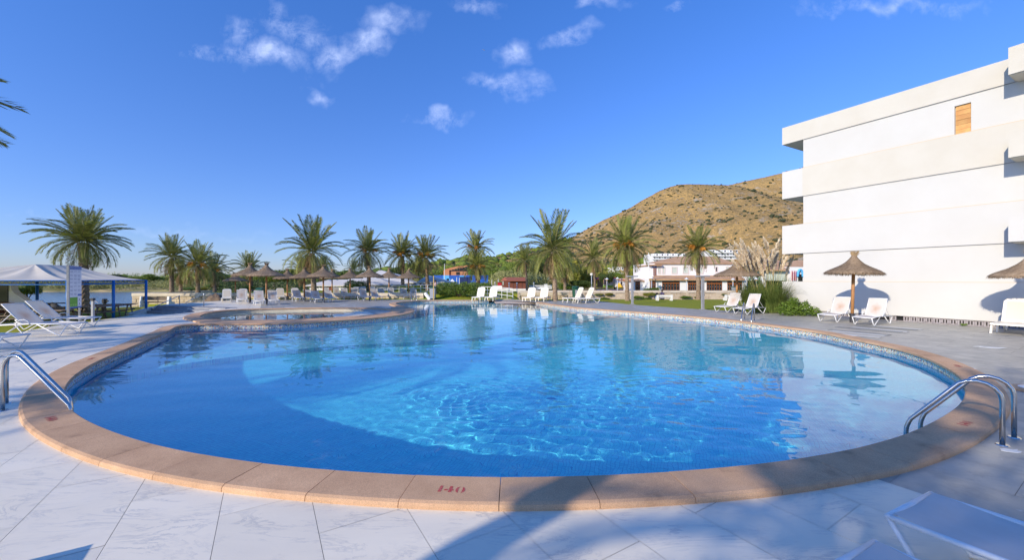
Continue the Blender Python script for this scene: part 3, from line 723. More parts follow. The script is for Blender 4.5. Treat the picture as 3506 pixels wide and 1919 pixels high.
# ------------------------------------------------------------ white hotel block on the right
hotel = thing('hotel_building', 'long white hotel block with stacked parapet bands and projecting balconies, right of the pool', 'building', (15.16, 22.30, 0), math.atan2(-.8753, .4836))
# local +x runs along the facade towards the camera, local +y is into the building (away from the pool)
def hb(name, mat, *boxes, parent=hotel):
    m_ = MB()
    for b_ in boxes: m_.box(*b_)
    return m_.build(name, mat, parent)
LB = 44
SX = 1.03
def ysign(): return 1
zb = [(9.39, 10.33), (6.35, 7.86), (3.27, 4.845), (.22, 1.745)]
hb('roof_parapet', cream_wall, (0, LB, -.05, 10, *zb[0]))
hb('parapet_band', cream_wall, (SX-.02, LB, -.045, 10, *zb[1]))
hb('parapet_band', white_wall, (0, SX-.02, -.045, 10, *zb[1]))
hb('parapet_band', white_wall, (0, LB, -.045, 10, *zb[2]))
hb('parapet_band', white_wall, (0, LB, -.045, 10, *zb[3]))
hb('wall', white_wall, (SX, 6.61, 0, 10, 7.86, 9.39), (6.61, 7.07, 0, 10, 9.06, 9.39), (7.07, LB, 0, 10, 7.86, 9.39), (6.61, 7.07, .12, 10, 7.86, 9.06))
hb('wall', white_wall, (SX, LB, 0, 10, 4.845, 6.35)); hb('wall', white_wall, (SX, LB, 0, 10, 1.745, 3.27))
for z0, z1 in ((9.385, 9.39), (6.345, 6.35), (3.265, 3.27)): pass
ledge = M('ochre_ledge', (.62,.47,.30), .9)
for z1 in (7.86, 4.845, 1.745): hb('ledge_line', ledge, (SX, LB, -.049, -.001, z1, z1+.018))
for z0 in (9.39, 6.35, 3.27): hb('painted_shadow_line', concrete, (SX, LB, -.042, -.002, z0-.014, z0-.001))  # grey strip painted in for the shadow line below each band
for i in range(6):
    z0 = 7.87 + i*.199; hb('brick', terracotta, (6.625+random.uniform(0,.01), 7.055-random.uniform(0,.01), (.06+random.uniform(0,.02)), .12, z0, z0+.188))
for i in range(2):
    x0 = 8.22 + i*9
    for z0, z1 in ((9.37, 10.36), (6.33, 7.28), (3.25, 4.24)):
        b_ = hb('balcony', cream_wall if z0 > 5 else white_wall, (x0, x0+4.6, -1.12, -.98, z0, z1), (x0, x0+.14, -.98, -.05, z0, z1), (x0+4.46, x0+4.6, -.98, -.05, z0, z1), (x0+.14, x0+4.46, -.98, -.05, z0, z0+.16))
        hb('drip_edge', cream_wall, (x0+.05, x0+4.55, -1.06, -.05, z0-.03, z0-.003), parent=b_)
# plaster patch, hollow vent blocks and black painted as crawl space shade along the foot of the wall
hb('crawl_space_shade', painted_dark, (SX, LB, .10, 10, -.02, .219))
vb = None; x = 1.1
bm = MB(); bm.box(-.115,-.062,0,.09,0,.17); bm.box(.062,.115,0,.09,0,.17); bm.box(-.115,.115,0,.09,.16,.186); bm.box(-.115,.115,0,.09,-.03,.012); bm.box(-.02,.02,0,.09,.012,.16)
vent = bm.mesh('vent_block', blockwork); n = 0
while x < 16 and n < 60:
    if not (3.75 < x < 4.5 or 4.75 < x < 5.1): obj('vent_block', vent, hotel, (x, 0.0, .015))
    x += .238; n += 1
bm = MB(); x = 1
while x < 16: w_ = random.uniform(.25,.6); bm.box(x, x+w_-.01, -.03+random.uniform(-.03,.03), .09, -.1, random.uniform(-.02,.014)); x += w_
o = bm.build('rubble_footing', blockwork, hotel); o['kind'] = 'stuff'

# ------------------------------------------------------------ palms
def frond_mesh(name, mat, droop, seed, pairs=58, dry=False, leaf=.235):
    """one feather leaf of length 1 along +x; arch by droop; leaflets are folded blades"""
    rg = random.Random(seed); m_ = MB(); pts = []; n = 16
    x = z = 0; ang = 0
    for i in range(n+1):
        pts.append(Vector((x, .02*math.sin(i*.4+seed), z))); t = i/n; ang = -droop*(t**1.35)
        x += math.cos(ang)/n; z += math.sin(ang)/n
    m_.tube(pts, [.011*(1-.8*i/n)+.0015 for i in range(n+1)], 4)
    mid = MB(); mid.v, mid.f = m_.v, m_.f
    lf = MB()
    for k in range(pairs):
        t = .10 + .9*k/pairs; f = t*n; i = min(int(f), n-1); p = pts[i].lerp(pts[i+1], f-i); d = (pts[i+1]-pts[i]).normalized()
        up = Vector((0,1,0)).cross(d).normalized() * -1
        if up.z < 0: up = -up
        for sgn in (-1, 1):
            if dry and rg.random() < .25: continue
            env = math.sin(math.pi*min(1, (t*.92+.06)))**.55
            L_ = leaf*env*rg.uniform(.8, 1.1)*(1 if not dry else .8); fw = rg.uniform(.55, .95) + .4*t
            sd = Vector((0, sgn, 0)); lift = rg.uniform(.15, .5) if not dry else rg.uniform(-1.2, .1)
            dirv = (sd + d*fw + up*lift).normalized(); tip = p + dirv*L_ + Vector((0,0,-.16*L_ - (.4*L_ if dry else 0)))
            midp = p + dirv*L_*.5; w_ = .0080*rg.uniform(.8,1.2)*(1.0 if not dry else .8); q = d*w_ + up*w_*.4
            b = len(lf.v); lf.v += [tuple(p), tuple(midp - q), tuple(tip), tuple(midp + q)]; lf.f += [(b, b+1, b+2, b+3)]
    b = len(lf.v); lf.v += mid.v; lf.f += [tuple(b+i for i in f) for f in mid.f]
    me = bpy.data.meshes.new(name); me.from_pydata(lf.v, [], lf.f); me.materials.append(mat); me.materials.append(rachis_mat if not dry else mat)
    nl = len(lf.f) - len(mid.f); me.polygons.foreach_set('material_index', [0]*nl + [1]*len(mid.f)); return me
FR = {'up': [frond_mesh('frond', frond_green, .24, s) for s in (1, 2)], 'mid': [frond_mesh('frond', frond_green, 1.0, s) for s in (3, 4, 5)],
      'low': [frond_mesh('frond', frond_green, 1.35, s) for s in (6, 7)], 'dry': [frond_mesh('dry_frond', frond_dry, 1.1, s, 36, True, .15) for s in (8, 9, 10)]}
def fruit_mesh(seed):
    rg = random.Random(seed); m_ = MB()
    m_.tube([(0,0,0),(.35,0,.12),(.6,0,.0)], .018, 4)
    for k in range(60):
        a_ = rg.uniform(0, 6.28); L_ = rg.uniform(.25,.5); c_ = Vector((.55+rg.uniform(-.08,.08), 0, .0)); e = c_ + Vector((math.cos(a_)*.22+.08, math.sin(a_)*.22, -L_*rg.uniform(.4,1.1)))
        m_.tube([c_, c_.lerp(e,.5)+Vector((0,0,.06)), e], [.006,.012,.014], 3)
    return m_.mesh('date_cluster', fruit_mat)
FRUIT = [fruit_mesh(1), fruit_mesh(2)]
def palm(base, crown, rad, label, group=None, n=44, ndry=12, fruit=0, lean=0, tr=.2, seed=0, up=1.0, skirt=0, bulge=True):
    """base and crown are points, rad the reach of the crown in metres"""
    rg = random.Random(seed*31+5); t = thing('palm_tree', label, 'palm', base, 0, group); tr *= .78; h = crown[2] - base[2]
    off = Vector((crown[0]-base[0], crown[1]-base[1], 0))
    m_ = MB(); prof = []; N_ = max(12, int(h*5)); nn = 12; rings = []
    for i in range(N_+1):
        s = i/N_; c_ = off*(s**1.5) + Vector((0,0,h*s-.15)); r = tr*(1.0 - .22*s) * (1 + (.28*math.exp(-s*h/.35) if bulge else 0)) * (1 + (.35*math.exp(-(1-s)*h/.5)))
        r *= 1.0 + (.045 if i % 2 else -.045); rings.append([c_ + Vector((math.cos(6.283*k/nn+i*.26)*r, math.sin(6.283*k/nn+i*.26)*r, 0)) * (1+rg.uniform(-.03,.03)) if False else c_ + Vector((math.cos(6.283*k/nn+i*.26), math.sin(6.283*k/nn+i*.26), 0))*r*(1+rg.uniform(-.05,.05)) for k in range(nn)])
    vs = [q for r_ in rings for q in r_]; m_.add(vs, [(i*nn+k, i*nn+(k+1)%nn, (i+1)*nn+(k+1)%nn, (i+1)*nn+k) for i in range(N_) for k in range(nn)])
    m_.build('trunk', bark, t)
    top = off + Vector((0,0,h))
    def put(me, nm, azm, elv, L_, z=0, roll=0):
        o = obj(nm, me, t, top + Vector((math.cos(azm)*tr*.6, math.sin(azm)*tr*.6, z)))
        o.rotation_euler = (Matrix.Rotation(azm, 4, 'Z') @ Matrix.Rotation(-elv, 4, 'Y') @ Matrix.Rotation(roll, 4, 'X')).to_euler(); o.scale = (L_,)*3
    for i in range(n):
        s = (i+.5)/n; elv = R(88 - 128*(s**1.0)) + R(rg.uniform(-6,6)); azm = i*2.39996 + rg.uniform(-.25,.25)
        kind = 'up' if elv > R(54) else ('mid' if elv > R(5) else 'low')
        L_ = rad * (1.02 if kind != 'up' else .98*up) * rg.uniform(.88, 1.1) * (1.08 if kind == 'mid' else 1)
        put(rg.choice(FR[kind]), 'frond', azm, elv, L_, .12*(1-s), rg.uniform(-.35,.35))
    for i in range(ndry + skirt):
        azm = rg.uniform(0, 6.283); elv = R(rg.uniform(-72, -28)) if i < ndry else R(rg.uniform(-88, -60)); put(rg.choice(FR['dry']), 'dry_frond', azm, elv, rad*rg.uniform(.6, .9), -.2-rg.random()*.2, rg.uniform(-.6,.6))
    for i in range(fruit):
        o = obj('date_cluster', FRUIT[i % 2], t, top + Vector((0,0,.12))); o.rotation_euler = (0, R(rg.uniform(-35,5)), i*6.283/fruit + rg.uniform(-.3,.3)); o.scale = (rad*.44*rg.uniform(.8,1.2),)*3
    return t
def palm_s(xb, yb, xc, yc, rs, Y, label, zb=None, **k):
    b_ = P(xb, yb, Y) if zb is None else Vector(((xb-CX)/F*Y, Y, zb)); c_ = P(xc, yc, Y); return palm(b_, c_, rs/F*Y, label, **k)
PG = 'date palms round the pool'
palm_s(288, 1053, 285, 826, 117, 31, 'big full date palm by the lake, behind the cream tent', zb=-.65, n=78, ndry=6, tr=.42, seed=1, group=PG)
palm_s(588, 1003, 588, 880, 74, 41, 'tall slim palm at the left end of the limestone quay', seed=2, ndry=10, skirt=12, tr=.26, group=PG)
palm_s(619, 1003, 617, 934, 52, 43, 'short palm with drooping dry fronds, second from the left on the quay', seed=3, ndry=12, skirt=8, tr=.22, group=PG)
palm_s(678, 1003, 678, 906, 78, 41, 'wide palm with orange fruit on the quay, left of the thatched parasols', seed=4, ndry=14, skirt=10, fruit=4, tr=.25, group=PG)
palm_s(735, 1003, 731, 928, 66, 50, 'palm half hidden behind the wide palm at the right end of the quay group', seed=5, ndry=10, skirt=6, fruit=3, tr=.25, group=PG)
palm_s(860, 1000, 854, 922, 58, 50, 'low palm with a skirt of dead fronds behind the leftmost parasols', seed=6, ndry=6, skirt=34, tr=.3, group=PG)
palm_s(1075, 1008, 1068, 862, 108, 42, 'tallest palm behind the left parasols, with a thick skirt of dead fronds', seed=7, ndry=16, skirt=26, tr=.36, up=1.12, group=PG)
palm_s(1047, 1000, 1036, 930, 58, 52, 'thin leaning palm just left of the tallest left palm trunk', seed=8, ndry=10, skirt=12, tr=.2, group=PG)
palm_s(1110, 1000, 1105, 925, 48, 56, 'small palm behind the right side of the tallest left palm', seed=9, ndry=8, skirt=12, tr=.2, group=PG)
palm_s(1264, 1008, 1258, 860, 78, 46, 'dense palm standing behind the middle parasol in front of the bungalow', seed=10, ndry=18, skirt=16, fruit=4, tr=.3, group=PG)
palm_s(1213, 1000, 1211, 925, 34, 60, 'small distant palm above the bungalow roof', seed=11, ndry=4, tr=.2, group=PG)
palm_s(1379, 1003, 1377, 872, 74, 48, 'palm loaded with orange fruit between the bungalow and the white gazebo', seed=12, ndry=10, fruit=8, skirt=8, tr=.3, group=PG)
palm_s(1464, 1003, 1458, 878, 76, 49, 'palm with orange fruit rising in front of the white gazebo', seed=13, ndry=12, fruit=6, skirt=10, tr=.3, group=PG)
palm_s(1437, 1003, 1431, 930, 56, 60, 'bushy palm filling the gap behind the two fruiting palms', seed=14, ndry=10, skirt=10, fruit=3, tr=.25, group=PG)
palm_s(1636, 995, 1629, 850, 64, 62, 'tall palm standing over the blue wall', seed=15, ndry=14, skirt=8, fruit=4, tr=.3, group=PG)
palm_s(1640, 1000, 1634, 912, 62, 52, 'low round palm in front of the blue wall, above the big hedge', seed=16, ndry=16, skirt=12, fruit=5, tr=.3, group=PG)
palm_s(1805, 1000, 1797, 892, 54, 58, 'slim palm beside the brown wooden shed', seed=17, ndry=14, skirt=6, tr=.24, group=PG)
palm_s(1901, 1027, 1894, 858, 118, 34.5, 'largest ragged palm on the lawn edge behind the cream loungers', zb=-.03, seed=18, ndry=26, skirt=24, tr=.27, up=1.12, n=50, group=PG)
palm_s(1935, 1003, 1932, 905, 70, 54, 'palm with long hanging dead fronds just right of the largest ragged palm', seed=21, n=26, ndry=18, skirt=22, tr=.3, group=PG)
palm_s(2037, 1003, 2033, 885, 64, 54, 'slender palm next to the globe street lamp', seed=19, ndry=20, skirt=8, tr=.2, group=PG)
palm_s(2148, 1027, 2142, 842, 100, 34.5, 'bright green palm with a big orange fruit cluster in the middle of the lawn', zb=-.03, seed=20, ndry=14, skirt=10, fruit=8, tr=.24, n=52, group=PG)
palm_s(2391, 1026, 2390, 856, 84, 36.2, 'palm with a clean trunk in front of the white restaurant', zb=-.03, seed=22, ndry=16, fruit=5, tr=.25, group=PG)
palm(Vector((-20.6,11.5,-.4)), Vector((-20.9,11.6,7.2)), 3.7, 'palm outside the left edge, only its frond tips reach into view', n=64, ndry=6, tr=.3, seed=30, group=PG)
# trees behind the photographer: only their long shade shows, on the deck and over the pool
SHADE = [(-9.1,-8.0,7,2.4), (-6.4,-7.9,8,2.2), (-17,-3,6,1.8), (-23.3,2.1,7,3.0), (-15.9,-2,8,2.2), (-7.1,-3.7,7,1.2)]
for i, (x, y, z, r) in enumerate(SHADE):
    palm(Vector((x,y,-.2)), Vector((x+.2,y,z)), r, 'palm behind the photographer, known only by the shade it throws', n=34, ndry=5, tr=.26, seed=40+i, group='palms behind the photographer')

# ------------------------------------------------------------ leafy trees and bushes
def leaf_cloud(name, lobes, n, size, mat, seed, shell=.35, flat=.5):
    """n small leaf sprays spread through the lobes (cx,cy,cz,rx,ry,rz)"""
    rg = np.random.RandomState(seed); w_ = np.array([l[3]*l[4]+l[3]*l[5] for l in lobes]); idx = rg.choice(len(lobes), n, p=w_/w_.sum()); lb = np.array(lobes)[idx]
    d = rg.normal(size=(n,3)); d /= np.linalg.norm(d, axis=1)[:,None]; rr = (1 - shell*rg.random(n)**1.5)[:,None]
    bump = 1 + .14*np.sin(d[:,:1]*9+idx[:,None]) * np.cos(d[:,1:2]*8+d[:,2:]*7) + rg.normal(size=(n,1))*.05
    c = lb[:,:3] + d*lb[:,3:]*rr*bump
    a = rg.normal(size=(n,3)); a[:,2] *= flat; a /= np.linalg.norm(a, axis=1)[:,None]; b_ = np.cross(a, d + rg.normal(size=(n,3))*.7); b_ /= np.linalg.norm(b_, axis=1)[:,None]+1e-6
    s = size*rg.uniform(.6,1.4,(n,1)); V = np.stack([c-a*s, c-b_*s*.42, c+a*s, c+b_*s*.42], 1).reshape(-1,3); Fc = np.arange(4*n).reshape(-1,4)
    return npmesh(name, V, Fc, mat)
def lobes_round(rg, n, R_, squash=.75, z0=0):
    return [(0,0,z0,R_*.62,R_*.62,R_*.62*squash)] + [(math.cos(a_)*R_*q, math.sin(a_)*R_*q, z0+rg.uniform(-.35,.5)*R_*squash, R_*s, R_*s, R_*s*squash) for a_, q, s in ((i*6.283/n+rg.uniform(-.4,.4), rg.uniform(.35,.62), rg.uniform(.28,.42)) for i in range(n))]
rgT = random.Random(11)
CROWN = {k: [leaf_cloud('crown', lobes_round(rgT, 9, 1, q), 5200, sz, mt, i*7+j) for j in range(2)] for i, (k, q, sz, mt) in enumerate((('pine', .72, .055, pine_leaf), ('bush', .8, .05, bush_leaf), ('dark', .75, .055, dark_leaf), ('yellow', .9, .055, yellow_leaf), ('reed', .8, .06, reed_mat)))}
trunk_me = {}
def tree(x, Y, ytop, ws, kind, label, zb=0, name='leafy_tree', cat='tree', group=None, seed=0, sq=.8, trunk=.35, bottom=None):
    """x, ytop: where the top shows; ws: width of the crown, all in photo pixels at distance Y; bottom: photo y of the crown's lower edge"""
    top = P(x, ytop, Y); Rr = ws/2/F*Y; zlow = zb + .05 if bottom is None else P(x, bottom, Y).z; hz = max(.3, (top.z - zlow)/2)
    t = thing(name, label, cat, (top.x, Y, zb), 0, group)
    o = obj('crown', CROWN[kind][seed % 2], t, (0, 0, (top.z+zlow)/2 - zb)); o.rotation_euler = (0,0,seed*1.7); o.scale = (Rr*1.02, Rr*.9, hz*1.18)
    zt = (top.z+zlow)/2 - zb; m_ = MB(); r = max(.06, Rr*.07)
    m_.tube([(0,0,-.2),(.1*r,0,zt*.5),(0,0,zt)], [r*1.3,r,r*.6], 6)
    for q in range(3): a_ = q*2.1+seed; m_.tube([(0,0,zt*.55),(math.cos(a_)*Rr*.35, math.sin(a_)*Rr*.35, zt)], [r*.6,r*.25], 5)
    m_.build('trunk', tree_bark, t); return t
ORD = ['first','second','third','fourth','fifth','sixth','seventh','eighth','ninth','tenth','eleventh','twelfth','thirteenth','fourteenth']
def row(lst, kind_lab, grp, Y, **k):
    for i, (x, yt, ws, kd) in enumerate(lst): tree(x, Y + (i*37 % 11) - 5, yt, ws, kd, kind_lab % ORD[i], group=grp, seed=i, **k)
row([(345,935,50,'dark'),(395,932,70,'dark'),(465,935,60,'pine'),(515,928,80,'pine'),(560,938,60,'pine')], '%s pine from the left beyond the lake', 'pines beyond the lake', 105, zb=-.2)
row([(760,938,70,'dark'),(800,930,60,'pine'),(905,925,80,'pine'),(940,915,90,'pine'),(985,903,90,'pine'),(1020,903,80,'pine'),(1130,920,80,'pine'),(1165,916,80,'dark')], '%s green pine from the left behind the parasols', 'pines behind the parasols', 95)
row([(1195,920,70,'pine'),(1240,917,70,'dark'),(1320,915,70,'pine'),(1350,905,80,'dark'),(1395,912,70,'pine'),(1480,918,70,'pine'),(1515,908,60,'pine')], '%s pine from the left above the white bungalow roofs', 'pines above the bungalow', 100)
row([(1555,905,70,'pine'),(1685,908,80,'pine'),(1730,906,90,'pine'),(1775,915,70,'pine'),(1830,880,90,'dark'),(1870,900,80,'pine')], '%s bright pine from the left at the foot of the hill', 'pines at the foot of the hill', 130)
row([(1955,880,90,'yellow'),(1990,905,70,'yellow'),(2010,925,80,'yellow'),(2075,925,70,'dark'),(2105,915,60,'pine'),(2185,915,70,'yellow'),(2240,912,60,'yellow')], '%s yellowing tree from the left between the lawn palms', 'yellowing trees behind the canal', 78)
row([(2270,885,60,'dark'),(2320,900,60,'pine'),(2500,870,62,'pine'),(2535,878,50,'pine'),(2585,865,60,'pine'),(2625,868,60,'pine'),(2680,880,70,'dark'),(2740,880,60,'pine')], '%s green tree from the left above the tiled restaurant roofs', 'trees above the restaurant', 85)
row([(850,975,50,'bush'),(655,987,70,'bush'),(735,968,62,'bush'),(690,985,50,'yellow')], '%s low bush from the right on the island lawn', 'bushes on the island', 52, name='bush', cat='bush', zb=.4)
for i, (x, yt, ws, Y, kd, lb) in enumerate(((1990,955,90,55,'dark','dark green bush behind the canal wall, right of the ragged palm'),(1940,965,70,55,'bush','green bush behind the canal wall at the foot of the ragged palm'),(2220,985,40,56,'bush','leafy plant by the left door of the restaurant'),(2240,982,50,57,'bush','flowering green plant against the restaurant wall'))):
    tree(x, Y, yt, ws, kd, lb, name='bush', cat='bush', seed=i)
# distant wood that reads as one mass, and scrub on the far shore
def woodmass(name, label, xs_, Y0, Y1, prof, n, r, mat, zb, seed, lam=.07):
    rg = np.random.RandomState(seed); V = []; k = 10
    X = rg.uniform(xs_[0], xs_[1], n); Yd = rg.uniform(Y0, Y1, n); ym = np.interp(X, *zip(*prof)); wx = (X-CX)/F*Yd; zt = H + (HY-ym)/F*Yd
    lob = [(wx[i], Yd[i], max(zb, zt[i]*rg.uniform(.45,1) - r*.6), r*rg.uniform(.7,1.3), r*rg.uniform(.7,1.3), r*rg.uniform(.6,.9)) for i in range(n)]
    o = obj(name, leaf_cloud(name, lob, n*220, r*lam, mat, seed+1, .3)); return tag(o, label, 'woodland', kind='stuff')
woodmass('woodland', 'distant dark pine wood behind the left palms', (330,1560), 170, 230, [(330,940),(600,940),(900,935),(1000,915),(1200,922),(1400,915),(1560,905)], 110, 4.2, pine_leaf, 1, 5)
woodmass('woodland', 'wooded slope at the left foot of the hill', (1500,1960), 190, 300, [(1500,905),(1700,890),(1850,880),(1960,870)], 90, 5.0, pine_leaf, 1, 6)
woodmass('scrub', 'dry scrub and reeds along the far lake shore', (-60,800), 87, 102, [(-60,965),(300,975),(400,970),(800,970)], 190, 1.5, reed_mat, .2, 7, .10)
woodmass('scrub', 'green scrub behind the far lake shore', (-60,1000), 96, 120, [(-60,955),(300,955),(600,950),(1000,948)], 80, 2.3, dark_leaf, .2, 8, .09)
woodmass('reed_bed', 'tall pale green canes behind the brown shed', (1690,1900), 70, 84, [(1690,930),(1760,918),(1900,935)], 60, 1.8, reed_mat, .6, 9, .09)
woodmass('scrub', 'mixed garden greenery behind the canal houses', (1900,2260), 88, 105, [(1900,900),(2000,905),(2260,905)], 60, 2.8, yellow_leaf, .6, 12, .08)
woodmass('scrub', 'low green scrub under the pines behind the parasols', (740,1180), 62, 80, [(740,968),(900,965),(1180,965)], 60, 1.7, dark_leaf, .3, 13, .08)

# clipped hedge tree with forked trunk, at the far end of the pool
def hedge(x0, x1, y0, y1, Y, depth, label, n, zb=0, size=.06, trunk=False, name='hedge'):
    a_, b_ = P(x0, y0, Y), P(x1, y1, Y); w_ = (b_.x-a_.x)/2; hh = (a_.z-b_.z)/2; t = thing(name, label, 'hedge', ((a_.x+b_.x)/2, Y, zb))
    lob = []; k = max(2, int(w_/hh*1.5))
    for i in range(k):
        for j in (-1, 1): lob.append(((-w_+ hh*.75) + i*(2*w_-1.5*hh)/max(1,k-1), j*depth*.25, (a_.z+b_.z)/2-zb, hh*.95, depth*.4, hh*.98))
    obj('foliage', leaf_cloud('foliage', lob, n, size, bush_leaf, int(x0), .25), t)
    if trunk:
        m_ = MB(); zc = b_.z - zb + .25
        m_.tube([(0,0,-.1),(0,0,.22)], [.2,.15], 8)
        for e in ((-.75,.1),(.7,.05),(-.3,-.3),(.3,.25)): m_.tube([(0,0,.2),(e[0]*.45,e[1]*.5,.5),(e[0],e[1],zc+.2)], [.10,.08,.05], 7)
        m_.build('trunk', tree_bark, t)
    return t
hedge(1499, 1641, 966, 1012, 38, 2.2, 'broad clipped hedge tree with a forked trunk at the far end of the pool', 9000, trunk=True)
hedge(1641, 1682, 968, 1003, 44, 1.6, 'boxy hedge right behind the broad clipped hedge tree', 3500)
hedge(1660, 1690, 987, 1002, 42, 1.2, 'small low hedge beside the boxy hedge', 2000)
hedge(1365, 1447, 979, 1004, 45, 1.4, 'low green hedge behind the right end of the parasol row', 4000, zb=.3)
hedge(1215, 1258, 962, 1003, 46, 1.4, 'dark green shrub between the bungalow windows', 3500, zb=.3)
hedge(1190, 1215, 960, 1000, 45, 1.2, 'spiky dark shrub left of the bungalow shrub', 2500, zb=.3)

# ------------------------------------------------------------ hillside
def ridge(name, label, prof, Yr, Y0, seed, mat=hill_mat, nx=170, ny=60, pw=1.25, rough=1.0):
    xs_, ys_ = zip(*prof); X = np.linspace((xs_[0]-CX)/F*Yr, (xs_[-1]-CX)/F*Yr, nx)
    sx = X/Yr*F+CX; Zr = H + (HY-np.interp(sx, xs_, ys_))/F*Yr; V = []
    for j in range(ny):
        t = j/(ny-1)
        for i in range(nx):
            Y = Y0 + (Yr-Y0)*min(t/.8, 1) + (t > .8)*(t-.8)/.2*Yr*.35; s = min(t/.8, 1)
            back = 1 - .6*max(0, (t-.8)/.2)
            x = X[i]; z = Zr[i]*(s**pw)*back
            nzv = noise.fractal(Vector((x*.012, Y*.012, seed)), .9, 2.1, 6) * 9 + noise.fractal(Vector((x*.05, Y*.05, seed+3)), .8, 2.2, 5)*2.6 + abs(noise.noise(Vector((x*.02+Y*.004, Y*.006, seed))))*-8
            V.append((x, Y, z + nzv*rough*math.sin(math.pi*min(1, s*.92))*min(1, Zr[i]/40) - .3 + (.15 if s < .02 else 0)))
    Fc = np.array([(j*nx+i, j*nx+i+1, (j+1)*nx+i+1, (j+1)*nx+i) for j in range(ny-1) for i in range(nx-1)])
    o = obj(name, npmesh(name, np.array(V), Fc, mat, True)); return tag(o, label, None, kind='structure'), np.array(V).reshape(ny, nx, 3)
HP = [(1250,953),(1400,930),(1508,905),(1582,893),(1640,885),(1695,876),(1780,866),(1830,850),(1880,838),(1933,823),(1985,792),(2041,762),(2100,733),(2164,703),(2200,683),(2232,667),(2260,652),(2290,640),(2320,634),(2360,632),(2450,630),(2504,634),(2600,655),(2700,690),(2800,720),(3000,800),(3300,900)]
_, HG = ridge('hill', None, HP, 470, 135, 2.0, pw=1.2)
_, HG2 = ridge('far_ridge', None, [(2200,900),(2350,700),(2440,640),(2510,630),(2586,613),(2680,588),(2750,572),(2900,540),(3200,500),(3700,560),(4200,700)], 900, 500, 9.0, pw=1.1)
def scatter(name, label, Gd, n, smin, smax, mat, seed, pick, rock=False):
    rg = np.random.RandomState(seed); ny, nx, _x = Gd.shape; base = MB()
    import bmesh
    bm = bmesh.new(); bmesh.ops.create_icosphere(bm, subdivisions=1, radius=1); bv = np.array([v.co[:] for v in bm.verts]); bf = np.array([[v.index for v in f.verts] for f in bm.faces]); bm.free()
    Vs = []; Fs = []; k = 0; tries = 0
    while k < n and tries < n*30:
        tries += 1; j = rg.randint(2, int(ny*.83)); i = rg.randint(0, nx-1); f, g = rg.random(2)
        p = Gd[j,i]*(1-f)*(1-g) + Gd[j,i+1]*f*(1-g) + Gd[j+1,i]*(1-f)*g + Gd[j+1,i+1]*f*g
        if rg.random() > pick(p[0]/p[1]*F+CX, HY-(p[2]-H)/p[1]*F, j/ny): continue
        s = rg.uniform(smin, smax)*(1 if rg.random() < .85 else 1.6); sc_ = np.array([s*rg.uniform(.8,1.4), s*rg.uniform(.8,1.4), s*rg.uniform(.55,.95)])
        jit = 1 + rg.normal(size=(len(bv),1))*(.34 if rock else .2); 
        if rock: sc_ = sc_*np.array([1.25,1.0,.55])
        Vs.append(bv*jit*sc_ + p + np.array([0,0,s*(.25 if not rock else .0)])); Fs.append(bf + k*len(bv)); k += 1
    o = obj(name, npmesh(name, np.concatenate(Vs), np.concatenate(Fs), mat)); return tag(o, label, 'hill scrub' if not rock else 'rocks', kind='stuff')
def dens_sh(x, y, s):
    d = .22 + .5*max(0, (2150-x)/300) + .6*max(0, .3-s)/.3
    return min(1, d * (.35 + 1.1*abs(math.sin(x*.021+y*.03))*abs(math.cos(x*.013-y*.017))))
hill_leaf = M('hill_scrub_leaf', (.035,.045,.018), .9, (.065,.07,.028), .3)
scatter('hill_shrubs', 'dark green shrubs dotted over the dry hillside', HG, 9000, .4, 1.35, hill_leaf, 3, dens_sh)
scatter('hill_pines', 'pines thickening at the left foot of the hill', HG, 700, 1.8, 3.8, pine_leaf, 4, lambda x, y, s: 1.0 if x < 1950 else (.25 if s < .18 else 0))
scatter('hill_rocks', 'grey rocks breaking through the dry hillside', HG, 3200, .25, .95, M('hill_rock', (.36,.31,.24), 1, (.26,.22,.17), .3, rnd=0), 5, lambda x, y, s: (.8 if abs((x-2330)/120) + abs((y-760)/70) < 1.2 else .10), True)
scatter('hill_shrubs', 'dark shrubs on the far ridge behind the hotel', HG2, 1200, 1.2, 3.2, hill_leaf, 6, lambda x, y, s: .7)

